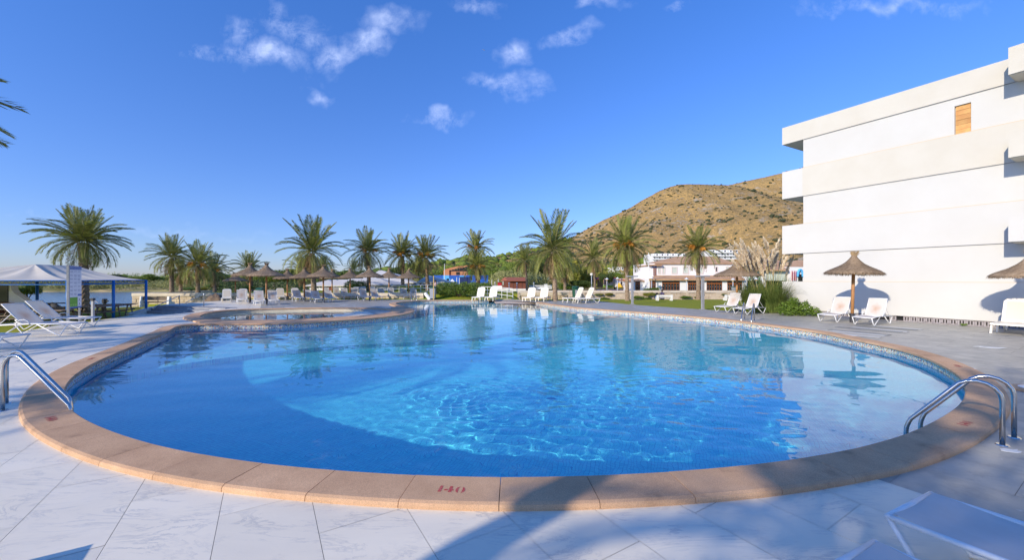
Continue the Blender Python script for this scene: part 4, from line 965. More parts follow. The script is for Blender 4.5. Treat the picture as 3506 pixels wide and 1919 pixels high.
# ------------------------------------------------------------ loungers
def sling_lounger(ang, hoop=True, name='sun_lounger'):
    """metal frame with a mesh sling; +x is the foot end"""
    t = thing(name, '', 'sun lounger'); w = .31; sh = .35
    m_ = MB()
    for s in (-1, 1):
        m_.tube([(1.0,s*w,sh-.015),(.55,s*w,sh+.005),(.1,s*w,sh+.02),(-.95,s*w,sh-.02)], .019, 8)
    m_.tube([(1.0,-w-.015,sh-.015),(1.0,w+.015,sh-.015)], .02, 8); m_.tube([(-.95,-w,sh-.02),(-.95,w,sh-.02)], .017, 8); m_.tube([(-.12,-w,sh),(-.12,w,sh)], .014, 6)
    m_.build('frame', white_paint, t, smooth=True)
    for s in (-1, 1):
        for a_, k_, c_ in (((1.0,sh-.02),(.80,.015),(.22,sh)), ((-.95,sh-.02),(-.72,.015),(-.2,sh))):
            pts = [Vector((a_[0],s*w,a_[1])), Vector((k_[0]+(a_[0]-k_[0])*.22,s*w,.08)), Vector((k_[0],s*w,k_[1])), Vector((k_[0]+(c_[0]-k_[0])*.12,s*w,.04)), Vector((c_[0],s*w,c_[1]))]
            MB().tube(pts, .0165, 7).build('leg', white_paint, t, smooth=True)
    MB().grid(lambda u, v: (-.12+1.1*u, -w+.012+(2*w-.024)*v, sh+.012-.02*math.sin(math.pi*v)-.012*math.sin(math.pi*u)), 8, 5).build('seat_sling', sling, t, smooth=True)
    L_ = .80; ca, sa = math.cos(R(ang)), math.sin(R(ang)); hx, hz = -.14, sh+.01
    bo = MB()
    for s in (-1, 1): bo.tube([(hx, s*w*.96, hz), (hx-ca*L_*.5-.012, s*w*.96, hz+sa*L_*.5), (hx-ca*L_, s*w*.96, hz+sa*L_)], .016, 7)
    bo.tube([(hx-ca*L_, -w*.98, hz+sa*L_), (hx-ca*L_, w*.98, hz+sa*L_)], .016, 7)
    bk = bo.build('backrest_frame', white_paint, t, smooth=True)
    me = MB().grid(lambda u, v: (hx-ca*L_*u+sa*.02*math.sin(math.pi*v)*math.sin(math.pi*u), -w*.94+2*w*.94*v, hz+sa*L_*u-.01+ca*.02*math.sin(math.pi*v)*-1*math.sin(math.pi*u)), 9, 7).mesh('backrest_sling', back_sling, True)
    uv = me.uv_layers.new(name='UVMap'); co = [0.0]*(2*len(me.loops))
    for l in me.loops:
        i = l.vertex_index; co[2*l.index] = (i % 9)/8; co[2*l.index+1] = (i//9)/6
    uv.data.foreach_set('uv', co); obj('backrest_sling', me, t)
    st_ = MB()
    for s in (-1, 1): st_.tube([(hx-ca*L_*.55, s*w*.9, hz+sa*L_*.55), (-.78, s*w*.9, sh-.01)], .010, 5)
    st_.build('back_strut', white_paint, t)
    if hoop:
        for s in (-1, 1): MB().tube([(.05,s*(w+.02),sh), (.02,s*(w+.03),sh+.1), (-.08,s*(w+.03),sh+.15), (-.2,s*(w+.03),sh+.13), (-.3,s*(w+.02),sh+.02)], .013, 7).build('armrest', white_paint, t, smooth=True)
    return t
def stained():
    m = M('stained_back_sling', (.73,.67,.60), .8, bump=.3, bscale=400, bdist=.001, trans=.28); N, L = nodes(m); b = N['Principled BSDF']
    uv = N.new('ShaderNodeTexCoord').outputs['UV']; mp = N.new('ShaderNodeMapping'); mp.inputs['Location'].default_value = (-.42,-.5,0); L.new(uv, mp.inputs[0])
    ln = N.new('ShaderNodeVectorMath'); ln.operation = 'LENGTH'; L.new(mp.outputs[0], ln.inputs[0])
    nz = N.new('ShaderNodeTexNoise'); nz.inputs['Scale'].default_value = 5; L.new(uv, nz.inputs['Vector']); ad = N.new('ShaderNodeMath'); ad.operation = 'MULTIPLY_ADD'; ad.inputs[1].default_value = .3; L.new(nz.outputs[0], ad.inputs[0]); L.new(ln.outputs['Value'], ad.inputs[2])
    r = N.new('ShaderNodeMapRange'); r.inputs[1].default_value = .5; r.inputs[2].default_value = .18; r.inputs[4].default_value = .8; L.new(ad.outputs[0], r.inputs[0])
    mx = N.new('ShaderNodeMix'); mx.data_type = 'RGBA'; mx.inputs[6].default_value = (.73,.67,.60,1); mx.inputs[7].default_value = (.60,.40,.27,1); L.new(r.outputs[0], mx.inputs[0]); L.new(mx.outputs[2], b.inputs['Base Color'])
    for n in N:
        if n.type == 'BSDF_TRANSLUCENT': L.new(mx.outputs[2], n.inputs[0])
    return m
back_sling = stained()
def plastic_lounger(ang=62, name='sun_lounger'):
    t = thing(name, '', 'sun lounger'); w = .33; sh = .33
    m_ = MB()
    for s in (-1, 1): m_.box(-.95,.95,s*w-.03,s*w+.03,sh-.05,sh+.01)
    m_.box(.89,.95,-w+.03,w-.03,sh-.05,sh+.005); m_.box(-.95,-.89,-w+.03,w-.03,sh-.05,sh+.005); m_.build('frame', white_plastic, t)
    m_ = MB()
    MB().grid(lambda u, v: (-.1+1.0*u, -w+.04+(2*w-.08)*v, sh+.005-.012*math.sin(math.pi*v)), 6, 4).build('seat', white_plastic, t, smooth=True)
    for s in (-1, 1):
        MB().beam((.86,s*w,sh-.04),(.93,s*(w+.01),0),.045,.055).build('leg', white_plastic, t)
        MB().tube([(-.2,s*w,sh-.04),(-.35,s*w,sh-.08),(-.5,s*w,.13),(-.62,s*w,.02),(-.72,s*w,.0),(-.85,s*w,.12),(-.9,s*w,sh-.04)], .025, 6).build('leg', white_plastic, t, smooth=True)
        MB().beam((.2,s*w,sh-.04),(.28,s*w,0),.045,.055).build('leg', white_plastic, t)
    L_ = .82; ca, sa = math.cos(R(ang)), math.sin(R(ang)); hx, hz = -.1, sh
    def f(q):
        def g(u, v):
            y = -w+.01+(2*w-.02)*v; rr = .07; up = u*L_ - (max(0, abs(v-.5)*2-.72)/.28)**2*.09*u + .03*math.sin(math.pi*v)*u
            return (hx-ca*up+sa*q, y, hz+sa*up+ca*q)
        return g
    m_ = MB(); m_.grid(f(.0), 9, 11); m_.grid(f(-.035), 9, 11); n1 = 99
    for j in range(10): a_ = j*9+8; m_.f.append((a_, a_+9, n1+a_+9, n1+a_)); a_ = j*9; m_.f.append((a_, n1+a_, n1+a_+9, a_+9))
    for i in range(8): m_.f.append((i, i+1, n1+i+1, n1+i)); a_ = 90+i; m_.f.append((a_, n1+a_, n1+a_+1, a_+1))
    bk = m_.build('backrest', white_plastic, t, smooth=False)
    m_ = MB()
    m_.grid(lambda u, v: (hx-ca*L_*(.12+.76*u)+sa*.006, -w*.74+2*w*.74*v, hz+sa*L_*(.12+.76*u)+ca*.006), 3, 3).build('back_panel', M('beige_panel', (.70,.61,.46), .5) if 'beige_panel' not in bpy.data.materials else bpy.data.materials['beige_panel'], t)
    MB().beam((hx-ca*.5, 0, hz+sa*.5), (-.75, 0, sh-.03), .3, .02).build('back_strut', white_plastic, t)
    return t
SLA, SLB, SLC = sling_lounger(62), sling_lounger(47), sling_lounger(36); PLB = plastic_lounger(64)
LG = 'white mesh sun loungers on the deck'; LP_ = 'cream plastic sun loungers'
_hx = Vector((-.8753, -.4836)); HOT = math.atan2(_hx.y, _hx.x)
def put_l(proto, x, y, rz, label, group=LG, sc_=1.0):
    g = G(x, y); z = zdeck(g.x, g.y) if before_step(g.x, g.y) and g.y < 28 else 0
    return place(proto, (g.x, g.y, z), rz, label, group, sc_)
def put_foot(proto, foot, rz, label, group=LG, sc_=1.0):   # foot: ground point below the middle of the foot edge
    return place(proto, (foot.x - math.cos(rz)*.98*sc_, foot.y - math.sin(rz)*.98*sc_, foot.z), rz, label, group, sc_)
# foreground, bottom right
fr = math.atan2(.9, -.43)
put_foot(SLC, Vector((2.76, 2.73, 0)), fr, 'white mesh lounger cut by the bottom right corner, the larger of the two foot ends')
put_foot(SLC, Vector((1.87, 2.20, 0)), fr, 'white mesh lounger of which only the foot rail shows at the bottom edge')
# by the hotel wall
put_l(SLA, 2866, 1101, HOT, 'white lounger with pale back against the hotel wall, left of the thatched parasol pole')
put_l(SLA, 2988, 1112, HOT, 'white lounger with a brown sweat stain against the hotel wall, right of the parasol pole')
put_l(SLA, 2500, 1069, HOT, 'white lounger by the lawn edge, left of the far ladder parasol pole')
put_l(SLA, 2567, 1076, HOT, 'white lounger beside the pampas grass, right of the lawn parasol pole')
put_l(PLB, 3478, 1141, HOT, 'cream plastic lounger cut off by the right edge, against the hotel wall', LP_, 1.1)
# cream plastic ones round the far end
face = R(-118)
put_l(PLB, 1643, 1030.0, R(-105), 'cream plastic lounger nearest the clipped hedge tree', LP_, 1.05)
put_l(PLB, 1686, 1030.0, R(-105), 'second cream plastic lounger from the hedge tree, by the white ramp rail', LP_, 1.05)
put_l(PLB, 1816, 1031.5, R(-112), 'cream plastic lounger right of the mosaic beach ramp', LP_, 1.05)
put_l(PLB, 1860, 1031.5, R(-112), 'cream plastic lounger left of the largest palm trunk', LP_, 1.05)
put_l(PLB, 1972, 1035.5, R(-158), 'left one of the two cream loungers by the green bins', LP_, 1.1)
put_l(PLB, 2008, 1037.5, R(-158), 'right one of the two cream loungers by the green bins', LP_, 1.1)
# left foreground
put_foot(SLB, G(262, 1146), R(8), 'left of the two reclined white loungers on the grass edge, nearer the water', LG, 1.12)
put_foot(SLB, G(318, 1122), R(12), 'right of the two reclined white loungers, in front of the blue sign pole', LG, 1.12)
put_foot(SLB, G(52, 1199), R(10), 'white lounger cut by the left edge of the picture, only its foot end in view', LG, 1.12)
put_foot(SLC, Vector((-3.4, 2.02, 0)), R(32), 'unseen white lounger added beside the photographer to cast the shade on the marble at bottom left')  # out of view, added only to throw a sharp-edged shadow on the tiles
# far row
row_l = [('p',776,1033,-20,'leftmost lounger of the far row, with a solid curved back'),('p',832,1031,-20,'solid backed lounger between the two leftmost parasols'),
 ('a',828,1038,-5,'white lounger left of the third parasol pole'),('a',888,1044,-5,'front white lounger under the dark parasol, left of its pole'),('a',935,1042,-3,'front white lounger right of the dark parasol pole'),
 ('p',960,1027,-15,'solid backed lounger behind the dark parasol'),('p',1011,1025,-15,'solid backed lounger beside the fourth parasol pole'),('b',1020,1032,0,'low reclined lounger left of the palm trunk'),
 ('b',1056,1029,0,'low reclined lounger right behind the fifth parasol pole'),('b',1084,1036,0,'front reclined lounger left of the sixth parasol pole'),('b',1128,1034,0,'front reclined lounger right of the sixth parasol pole'),
 ('a',1118,1020,-10,'back row lounger behind the sixth parasol'),('a',1154,1018,-10,'back row lounger right of the seventh parasol'),('a',1182,1025,-3,'white lounger left of the eighth parasol pole'),
 ('a',1218,1024,-3,'white lounger right of the eighth parasol pole, by the grey bin'),('a',1247,1029,-2,'front white lounger left of the ninth parasol pole'),('a',1286,1028,-2,'front white lounger right of the ninth parasol pole'),
 ('a',1247,1013,-8,'back row lounger behind the ninth parasol pole'),('a',1278,1015,-8,'back row lounger close to the ninth parasol pole'),('b',1311,1021,-2,'low white lounger left of the tenth parasol pole'),
 ('a',1343,1021,-2,'white lounger right of the tenth parasol pole'),('a',1385,1024,-60,'white lounger facing the pool, left of the last parasol pole'),('a',1419,1024,-60,'white lounger facing the pool, behind the far ladder')]
for k_, x, y, a_, lb in row_l: put_l({'a': SLA, 'b': SLB, 'p': PLB}[k_], x, y, R(a_*.35 - (50 if a_ > -50 else 38)), lb, 'loungers in the far row under the parasols', .95)

# ------------------------------------------------------------ thatched parasols
def parasol(seed, Rr=1.25, tuft='fan', zr=2.14, ht=.98):
    rg = random.Random(seed); random.seed(seed); t = thing('thatched_parasol', '', 'parasol')
    m_ = MB(); m_.tube([(0,0,0),(0,0,zr+.35)], .062, 12); m_.build('pole', pole_wood, t, smooth=True)
    MB().lathe([(.085,0),(.085,.36),(.07,.38)], 14).build('pole_sleeve', dark_iron, t)
    prof = [(0, zr+.02), (Rr*.5, zr+.04), (Rr*.97, zr-.03), (Rr, zr+.0), (Rr*.88, zr+.09), (Rr*.7, zr+.19), (Rr*.5, zr+.29), (Rr*.32, zr+.42), (Rr*.2, zr+.55), (Rr*.11, zr+.68), (Rr*.075, zr+.78)]
    m_ = MB(); m_.lathe(prof, 44, wob=.03); up = prof[3:]
    def at(s):
        f = s*(len(up)-1); i = min(int(f), len(up)-2); q = f-i; return up[i][0]*(1-q)+up[i+1][0]*q, up[i][1]*(1-q)+up[i+1][1]*q
    for k in range(3400):
        s = rg.random()**1.25*.97; a_ = rg.uniform(0, 6.283); r, z = at(s); r2, z2 = at(max(0, s-.14)); L_ = rg.uniform(.8, 1.3)
        p = Vector((r*math.cos(a_), r*math.sin(a_), z+.012)); a2 = a_ + rg.uniform(-.12,.12)*(.4+s); 
        if s < .16: r2 = r + rg.uniform(.03,.10); z2 = z - rg.uniform(.03,.13)
        q = Vector((r2*math.cos(a2), r2*math.sin(a2), z2+.03*rg.random())); q = p + (q-p)*L_; sd = Vector((-math.sin(a_), math.cos(a_), 0))*rg.uniform(.004,.011)
        m_.add([p-sd, p+sd, q+sd*.4, q-sd*.4], [(0,1,2,3)])
    for k in range(500):
        a_ = rg.uniform(0, 6.283); r = Rr*rg.uniform(.93, 1.0); p = Vector((r*math.cos(a_), r*math.sin(a_), zr+.0)); q = p + Vector((rg.uniform(-.03,.05)*math.cos(a_), rg.uniform(-.03,.05)*math.sin(a_), -rg.uniform(.04,.11))); sd = Vector((-math.sin(a_), math.cos(a_), 0))*.008
        m_.add([p-sd, p+sd, q+sd, q-sd], [(0,1,2,3)])
    cn = m_.build('thatch_canopy', straw, t)
    m_ = MB(); z0 = zr+.74
    for k in range(150):
        a_ = rg.uniform(0, 6.283); r = Rr*.06*rg.random()**.5; p = Vector((r*math.cos(a_), r*math.sin(a_), z0-.05))
        if tuft == 'fan': e = p + Vector((math.cos(a_)*rg.uniform(.02,.13)+.03, math.sin(a_)*rg.uniform(.02,.13), rg.uniform(.18,.30))); pts = [p, p.lerp(e,.5), e]
        else: w_ = rg.uniform(-.04,.04); pts = [p, p+Vector((-.03,w_*.3,.16)), p+Vector((-.14,w_,.25)), p+Vector((-.28,w_*1.5,.22)), p+Vector((-.36,w_*2,.10+rg.uniform(-.05,.05)))]
        m_.tube(pts, .006, 3, False)
    m_.lathe([(Rr*.085,z0-.1),(Rr*.06,z0+.02),(Rr*.075,z0+.06)], 12); m_.build('tuft', straw_light, t)
    return t
PA, PB = parasol(1), parasol(2, tuft='curl'); PD = parasol(3, Rr=1.03)
PGp = 'thatched parasols on wooden poles'
def put_p(proto, x, y, label, rz=0, s=1.0, lean=(0,0)):
    g = G(x, y); o = place(proto, (g.x, g.y, 0), rz, label, PGp, s); o.rotation_euler = (lean[0], lean[1], rz)
    return o
put_p(PD, 2917, 1104, 'thatched parasol between two loungers, its shade cast on the hotel wall', 0, 1.0, (0, .03))
put_p(PD, 3530, 1146, 'thatched parasol cut by the right edge of the picture', 1, .93)
put_p(PA, 2523, 1067, 'thatched parasol at the edge of the lawn, left of the pampas grass', 2, .98)
for k_, x, y, s, lb in ((PB,806,1025,.80,'leftmost thatched parasol of the far row'),(PA,856,1036,1.02,'second parasol from the left, front of the row, light straw'),(PA,912,1042,1.0,'third parasol from the left, closest to the paddling pool'),
    (PA,984,1028,.90,'fourth parasol from the left'),(PA,1042,1031,.93,'fifth parasol from the left, next to the tallest palm trunk'),(PA,1107,1035,.98,'sixth parasol from the left, dark, right of the tallest palm trunk'),
    (PA,1137,1019,.92,'seventh parasol from the left, small and half hidden'),(PB,1199,1024,.93,'eighth parasol from the left, with a curled tuft'),(PA,1266,1029,.97,'ninth parasol from the left, in front of the bungalow palm'),
    (PA,1332,1020,.95,'tenth parasol from the left, tall tuft, before the bungalow porch'),(PB,1399,1024,.93,'last parasol of the far row, nearest the gazebo')): put_p(k_, x, y, lb, x, s)

# ------------------------------------------------------------ pool ladders and hand rails
def rail(base, d, L_, h, rr=.024, drop=.45, cap=True):
    p = Vector(base); d = Vector((d[0], d[1], 0)).normalized(); z = Vector((0,0,1)); pts = []
    pts += [p, p + z*h*.55]
    for i in range(7): a_ = R(180 - i*22); pts.append(p + z*(h*.72) + d*(.2 + .2*math.cos(a_)) + z*(.28*h*math.sin(a_)))
    e = p + d*L_ + z*.12; pts += [pts[-1].lerp(e, .5), e]
    for i in range(1, 4): pts.append(e + d*(.04*math.sin(R(i*30))) - z*(.06*i*.9))
    pts.append(e + d*.045 - z*drop)
    return pts
def ladder(b1, b2, d, L_, h, label, treads=True):
    t = thing('pool_ladder', label, 'pool ladder')
    for b_ in (b1, b2):
        ro = MB().tube(rail(b_, d, L_, h), .0235, 12).build('handrail', steel, t, smooth=True)
        MB().lathe([(0,.012),(.05,.012),(.058,.0),(.058,-.01)], 20).build('flange', steel, ro, loc=b_)
    if treads:
        dv = Vector((d[0], d[1], 0)).normalized()
        for i in range(3):
            a_ = Vector(b1) + dv*(L_+.045) - Vector((0,0,.33+i*.28)); c_ = Vector(b2) + dv*(L_+.045) - Vector((0,0,.33+i*.28)); MB().beam(a_, c_, .08, .025).build('tread', steel, t)
    return t
g1, g2 = G(9,1408), G(22,1383); e1 = G(253,1414,.02); ladder(g1, g2, (e1.x-g1.x, e1.y-g1.y), 1.10, .80, 'stainless steel pool ladder at the left edge of the picture')
g1, g2 = G(3432,1526), G(3472,1500); ladder(g1, g2, (-.66,.62), .74, .70, 'stainless steel pool ladder at the right, nearest the camera')
g1, g2 = G(2550,1094), G(2583,1099); ladder(g1, g2, (-.62,-.79), .95, .78, 'stainless steel pool ladder in front of the lawn parasol')
g1, g2 = G(1404,1029), G(1421,1028.5); ladder(g1, g2, (.35,-.94), 1.1, .85, 'bright pool ladder at the far end, beside the paddling pool')
# hand rails of the steps
def step_rail(pts, label):
    t = thing('hand_rail', label, 'hand rail'); MB().tube(pts, .026, 9).build('rail', steel, t, smooth=True); return t
def GZ(x, y, z): return G(x, y, z)
for (xa, ya, yt, xb, yb, yt2, za, zb_, lb) in ((526,1073,1053,615,1065,1013,-.45,-.42,'left steel hand rail of the deck steps'),(637,1062,1036,698,1051,1006,-.42,-.02,'right steel hand rail of the deck steps')):
    a_, c_ = G(xa, ya, za), G(xb, yb, zb_); ta, tb = a_ + Vector((0,0,(ya-yt)/F*a_.y)), c_ + Vector((0,0,(yb-yt2)/F*c_.y))
    step_rail([a_ - Vector((0,0,.1)), ta.lerp(a_,.15), ta, ta.lerp(tb,.06), ta.lerp(tb,.94), tb, tb.lerp(c_,.12), c_ - Vector((0,0,.1))], lb)

# outdoor showers
for x, y, yt, lb in ((2165,1043,945,'grey shower post with a flat bar on top, left one on the lawn edge'),(2406,1060.5,944,'grey shower post with a flat bar on top, right one near the lawn parasol')):
    g = G(x, y); hgt = (y-yt)/F*g.y; t = thing('shower_post', lb, 'shower post', g, .12, 'outdoor showers at the lawn edge')
    MB().box(-.075,.075,-.06,.06,0,hgt-.09).build('post', grey_steel, t); MB().box(-.45,.42,-.11,.11,hgt-.088,hgt).build('shower_head', grey_steel, t); MB().box(-.16,.16,-.14,.14,-.01,.012).build('base_plate', grey_steel, t); MB().tube([(.09,0,hgt*.42),(.13,-.02,hgt*.42)], .03, 8).build('tap', dark_iron, t)

# pampas grass and bush in front of the hotel corner
def pampas(cx, cy_, label):
    rg = random.Random(4); t = thing('pampas_grass', label, 'pampas grass', (cx, cy_, 0)); m_ = MB()
    for k in range(4200):
        a_ = rg.uniform(0, 6.283); r = rg.random()**.5*.9; L_ = rg.uniform(1.1, 2.4); b_ = Vector((math.cos(a_)*r*1.25, math.sin(a_)*r, 0)); o_ = rg.uniform(.35, 1.0); aa = a_ + rg.uniform(-.6,.6); d = Vector((math.cos(aa)*1.1, math.sin(aa), 0))
        pts = [b_ + d*(o_*L_*.62*s**1.3) + Vector((0,0,L_*(s*1.22 - .78*o_*s**2.6))) for s in (0,.35,.65,.85,1)]; sd = d.cross(Vector((0,0,1)))*.009
        vs = []
        for i, p in enumerate(pts): w_ = sd*(1-i/4.6); vs += [p-w_, p+w_]
        m_.add(vs, [(2*i, 2*i+1, 2*i+3, 2*i+2) for i in range(4)])
    m_.build('leaves', blade_mat, t)
    for k in range(44):
        L_ = rg.uniform(2.4, 3.7); a_ = rg.uniform(-1, 1); lean = (-.36 if k % 4 else .16)*rg.uniform(.3,1.15); b_ = Vector((a_*.6, rg.uniform(-.4,.4), 0)); d = Vector((lean*1.0 + a_*.12, rg.uniform(-.2,.2), 1)).normalized()
        tip = b_ + d*L_; mid = b_.lerp(tip,.5) + Vector((-.02,0,.05)); so = MB().tube([b_, mid, tip], [.012,.009,.006], 5).build('stalk', stalk_mat, t)
        pm = MB(); PL = rg.uniform(.8, 1.2); side = -1 if lean < 0 else 1
        for q in range(230):
            s = rg.random(); p = tip + d*(PL*(s-.35)) + Vector((side*.18*s*s,0,-.05*s*s)); w_ = math.sin(math.pi*min(1,s*.9+.08))*.12; aa = rg.uniform(0,6.283); e = p + Vector((math.cos(aa)*w_ + side*.05, math.sin(aa)*w_, rg.uniform(.03,.16))); sd = Vector((rg.uniform(-1,1), rg.uniform(-1,1), 0)).normalized()*.032
            pm.add([p-sd, p+sd, e+sd*.5, e-sd*.5], [(0,1,2,3)])
        pm.build('plume', plume_mat, so)
    return t
g = G(2650, 1071); pampas(g.x-.05, g.y+.5, 'tall pampas grass with cream plumes at the hotel corner')
g = G(2722, 1081); t = thing('bush', 'leafy green bush at the foot of the hotel corner, right of the pampas grass', 'bush', (g.x, g.y, 0))
obj('foliage', leaf_cloud('foliage', [(-.35,0,.32,.55,.4,.38),(.35,-.1,.30,.5,.4,.33),(0,.05,.45,.4,.35,.42),(.75,-.3,.22,.3,.3,.25),(-.2,-.2,.72,.2,.2,.25),(.5,-.1,.62,.14,.14,.18)], 3400, .055, bush_leaf, 5, .5), t)
MB().tube([(0,0,0),(.05,0,.4)], .03, 5).build('stem', tree_bark, t)
g = G(3300, 1117); t = thing('weed', 'small green weed growing out of the vent blocks', 'weed', (g.x, g.y, 0)); obj('foliage', leaf_cloud('foliage', [(0,0,.05,.16,.06,.05)], 60, .035, bush_leaf, 9, .6), t)

# ------------------------------------------------------------ tent, bar, picnic tables, notice board on the left
TZ = -.62
tent = thing('shade_tent', 'cream fabric shade tent on blue steel poles above the picnic tables', 'tent')
A1, A2, B2 = P(232, 960, 21.3), P(500, 958, 27.5), P(184, 962, 31.5)
ez = 1.80
A1 = Vector((A1.x, A1.y, ez)); A2 = Vector((A2.x, A2.y, ez)); e1v = (A2-A1); dl = Vector((-e1v.y, e1v.x, 0)).normalized()
W_ = 12.0; A0 = A1 + dl*W_; A3 = A2 + dl*W_       # far left corners
pk = P(119, 906, 24.5); ridge1 = Vector((pk.x, pk.y, pk.z)); ridge2 = P(262, 911, 28.0)
def panel(a_, b_, c_, d_, name):
    m_ = MB(); m_.grid(lambda u, v: (a_.lerp(b_, u)).lerp(d_.lerp(c_, u), v) - Vector((0,0,.16*math.sin(math.pi*v) + .10*math.sin(math.pi*u*4)**2*math.sin(math.pi*v))), 25, 9); m_.build(name, tent_fabric, tent, smooth=True)
panel(A1, A2, ridge2, ridge1, 'roof_panel'); panel(A0, A1, ridge1, ridge1, 'roof_panel'); panel(A3, A0, ridge1, ridge2, 'roof_panel'); panel(A2, A3, ridge2, ridge2, 'roof_panel')
def truss(a_, b_):
    m_ = MB(); n = int((b_-a_).length/.32); dz = Vector((0,0,.22)); m_.tube([a_, b_], .028, 6); m_.tube([a_-dz, b_-dz], .028, 6)
    for i in range(n): p, q, r = a_.lerp(b_, i/n), a_.lerp(b_, (i+.5)/n)-dz, a_.lerp(b_, (i+1)/n); m_.tube([p, q, r], .011, 4, False)
    m_.build('truss', blue_steel, tent)
for p, q in ((A1, A2), (A0, A1), (A3, A0), (A2, A3)): truss(p, q)
for p in (A1, A2, A1.lerp(A2, .52), A0, A3, A0.lerp(A1, .62), A0.lerp(A1,.3), A3.lerp(A2, .5)): MB().tube([(p.x, p.y, TZ-.3), (p.x, p.y, ez)], .075, 10).build('pole', blue_steel, tent, smooth=True)
def picnic():
    t = thing('picnic_table', '', 'picnic table')
    for y in (-.28,-.14,0,.14,.28): MB().box(-.95,.95,y-.065,y+.065,.72,.76).build('table_board', wood, t)
    for s in (-1,1):
        for k in (0,1): MB().box(-.95,.95,s*(.62+.14*k)-.06,s*(.62+.14*k)+.06,.42,.455).build('bench_board', wood, t)
    for x in (-.65,.65):
        for s in (-1,1): MB().beam((x, s*.18, .72), (x, s*.58, 0), .04, .09).build('leg', wood, t)
        MB().box(x-.02,x+.02,-.80,.80,.36,.42).build('cross_beam', wood, t); MB().box(x-.02,x+.02,-.34,.34,.66,.72).build('cross_beam', wood, t)
    return t
PT = picnic()
for x, y, rz, lb in ((95,1108,.15,'weathered picnic table behind the reclined loungers, leftmost'),(12,1100,.1,'picnic table cut by the left edge of the picture'),(290,1098,.35,'picnic table behind the notice board'),(205,1080,.3,'picnic table between the two blue tent poles'),(392,1086,.45,'picnic table beside the middle blue tent pole'),(150,1118,.2,'picnic table partly hidden by the right reclined lounger'),(345,1094,.5,'long weathered picnic table left of the middle tent pole')):
    g = G(x, y, TZ); place(PT, g, rz, lb, 'weathered picnic tables under the tent', 1.12)
def text_mesh(body, size, mat, parent, loc, rot, align='CENTER', name='lettering'):
    cu = bpy.data.curves.new('t', 'FONT'); cu.body = body; cu.size = size; cu.align_x = align; cu.align_y = 'CENTER'; o = bpy.data.objects.new('t', cu); C.objects.link(o)
    dg = bpy.context.evaluated_depsgraph_get(); me = bpy.data.meshes.new_from_object(o.evaluated_get(dg)); bpy.data.objects.remove(o); me.materials.clear(); me.materials.append(mat)
    q = obj(name, me, parent, loc); q.rotation_euler = rot; return q
sign_blue = M('sign_blue', (.05,.12,.36), .5); sign_white = M('sign_white', (.72,.73,.75), .5); sign_green = M('sign_green', (.13,.36,.03), .5); print_grey = M('print_grey', (.22,.24,.34), .7); print_white = M('print_white', (.82,.82,.84), .6)
sa, sb = P(233, 1055, 18.6), P(277, 1050, 19.6)
bd = thing('notice_board', 'tall white and green swimming pool rules board on two grey posts', 'sign', (sa.x, sa.y, 0), math.atan2(sb.y-sa.y, sb.x-sa.x)); bw_ = (sb-sa).xy.length
zt_, zb2 = P(255, 912, 19.1).z, P(255, 1056, 19.1).z
MB().box(.06,bw_,-.02,.02,zb2,zt_).build('panel', sign_white, bd)
MB().box(-.04,.05,-.04,.04,-.7,zt_+.03).build('post', grey_steel, bd); MB().box(bw_-.06,bw_+.02,.021,.07,-.7,zb2+.6).build('post', grey_steel, bd)
pw_ = bw_-.06; hh_ = zt_-zb2
MB().box(.062,bw_-.002,-.026,-.0205,zt_-.085*hh_,zt_-.003).build('header_panel', sign_blue, bd); MB().box(.062,bw_-.002,-.026,-.0205,zb2+.003,zb2+.035*hh_).build('footer_panel', sign_blue, bd)
MB().box(.064,.06+pw_*.66,-.026,-.0205,zb2+.04*hh_,zb2+.26*hh_).build('green_panel', sign_green, bd); MB().box(.06+pw_*.68,bw_-.004,-.026,-.0205,zb2+.29*hh_,zb2+.33*hh_).build('blue_label', sign_blue, bd)
text_mesh('SWIMMING POOL AND PLAY AREA RULES', pw_/19, print_white, bd, (.06+pw_/2, -.028, zt_-.030*hh_), (R(90),0,0)); text_mesh('NORMAS DE LA PISCINA Y ZONA DE JUEGOS', pw_/21, print_white, bd, (.06+pw_/2, -.028, zt_-.062*hh_), (R(90),0,0))
m_ = MB(); rg = random.Random(5)
for r_ in range(7):
    for c_ in range(3):
        if r_ == 6 and c_ == 2: continue
        x0 = .06+pw_*(.10+.31*c_); z0 = zt_ - hh_*(.115+.088*r_); m_.box(x0-.03,x0-.012,-.0235,-.0205,z0-.05,z0-.015)
        for q in range(rg.randint(3,6)): m_.box(x0,x0+pw_*.22*rg.uniform(.6,1),-.0235,-.0205,z0-.012*q*1.6-.006,z0-.012*q*1.6)
for q in range(2): m_.box(.06+pw_*.78,.06+pw_*.86,-.0235,-.0205,zb2+hh_*(.08+.1*q),zb2+hh_*(.12+.1*q)); m_.box(.06+pw_*.70,.06+pw_*.96,-.0235,-.0205,zb2+hh_*(.06+.1*q),zb2+hh_*(.065+.1*q))
o = m_.build('fine_print', print_grey, bd); o['kind'] = 'stuff'
m_ = MB(); m_.box(.07,.06+pw_*.65,-.028,-.0262,zb2+.172*hh_,zb2+.176*hh_)
for q in range(3): x0 = .06+pw_*(.06+.19*q); m_.box(x0,x0+pw_*.13,-.028,-.0262,zb2+.065*hh_,zb2+.10*hh_)
m_.build('green_panel_print', M('pale_green', (.30,.55,.12), .6), bd)
g = G(318, 1098, -.35); t = thing('tap_post', 'steel foot shower post with a tap beside the tent', 'tap post', g); MB().box(-.05,.05,-.05,.05,-.2,1.05).build('post', grey_steel, t); MB().box(-.07,.07,-.07,.07,1.05,1.2).build('shower_cap', dark_iron, t); MB().beam((.05,0,1.1),(.28,0,.95),.04,.03).build('spout', grey_steel, t)
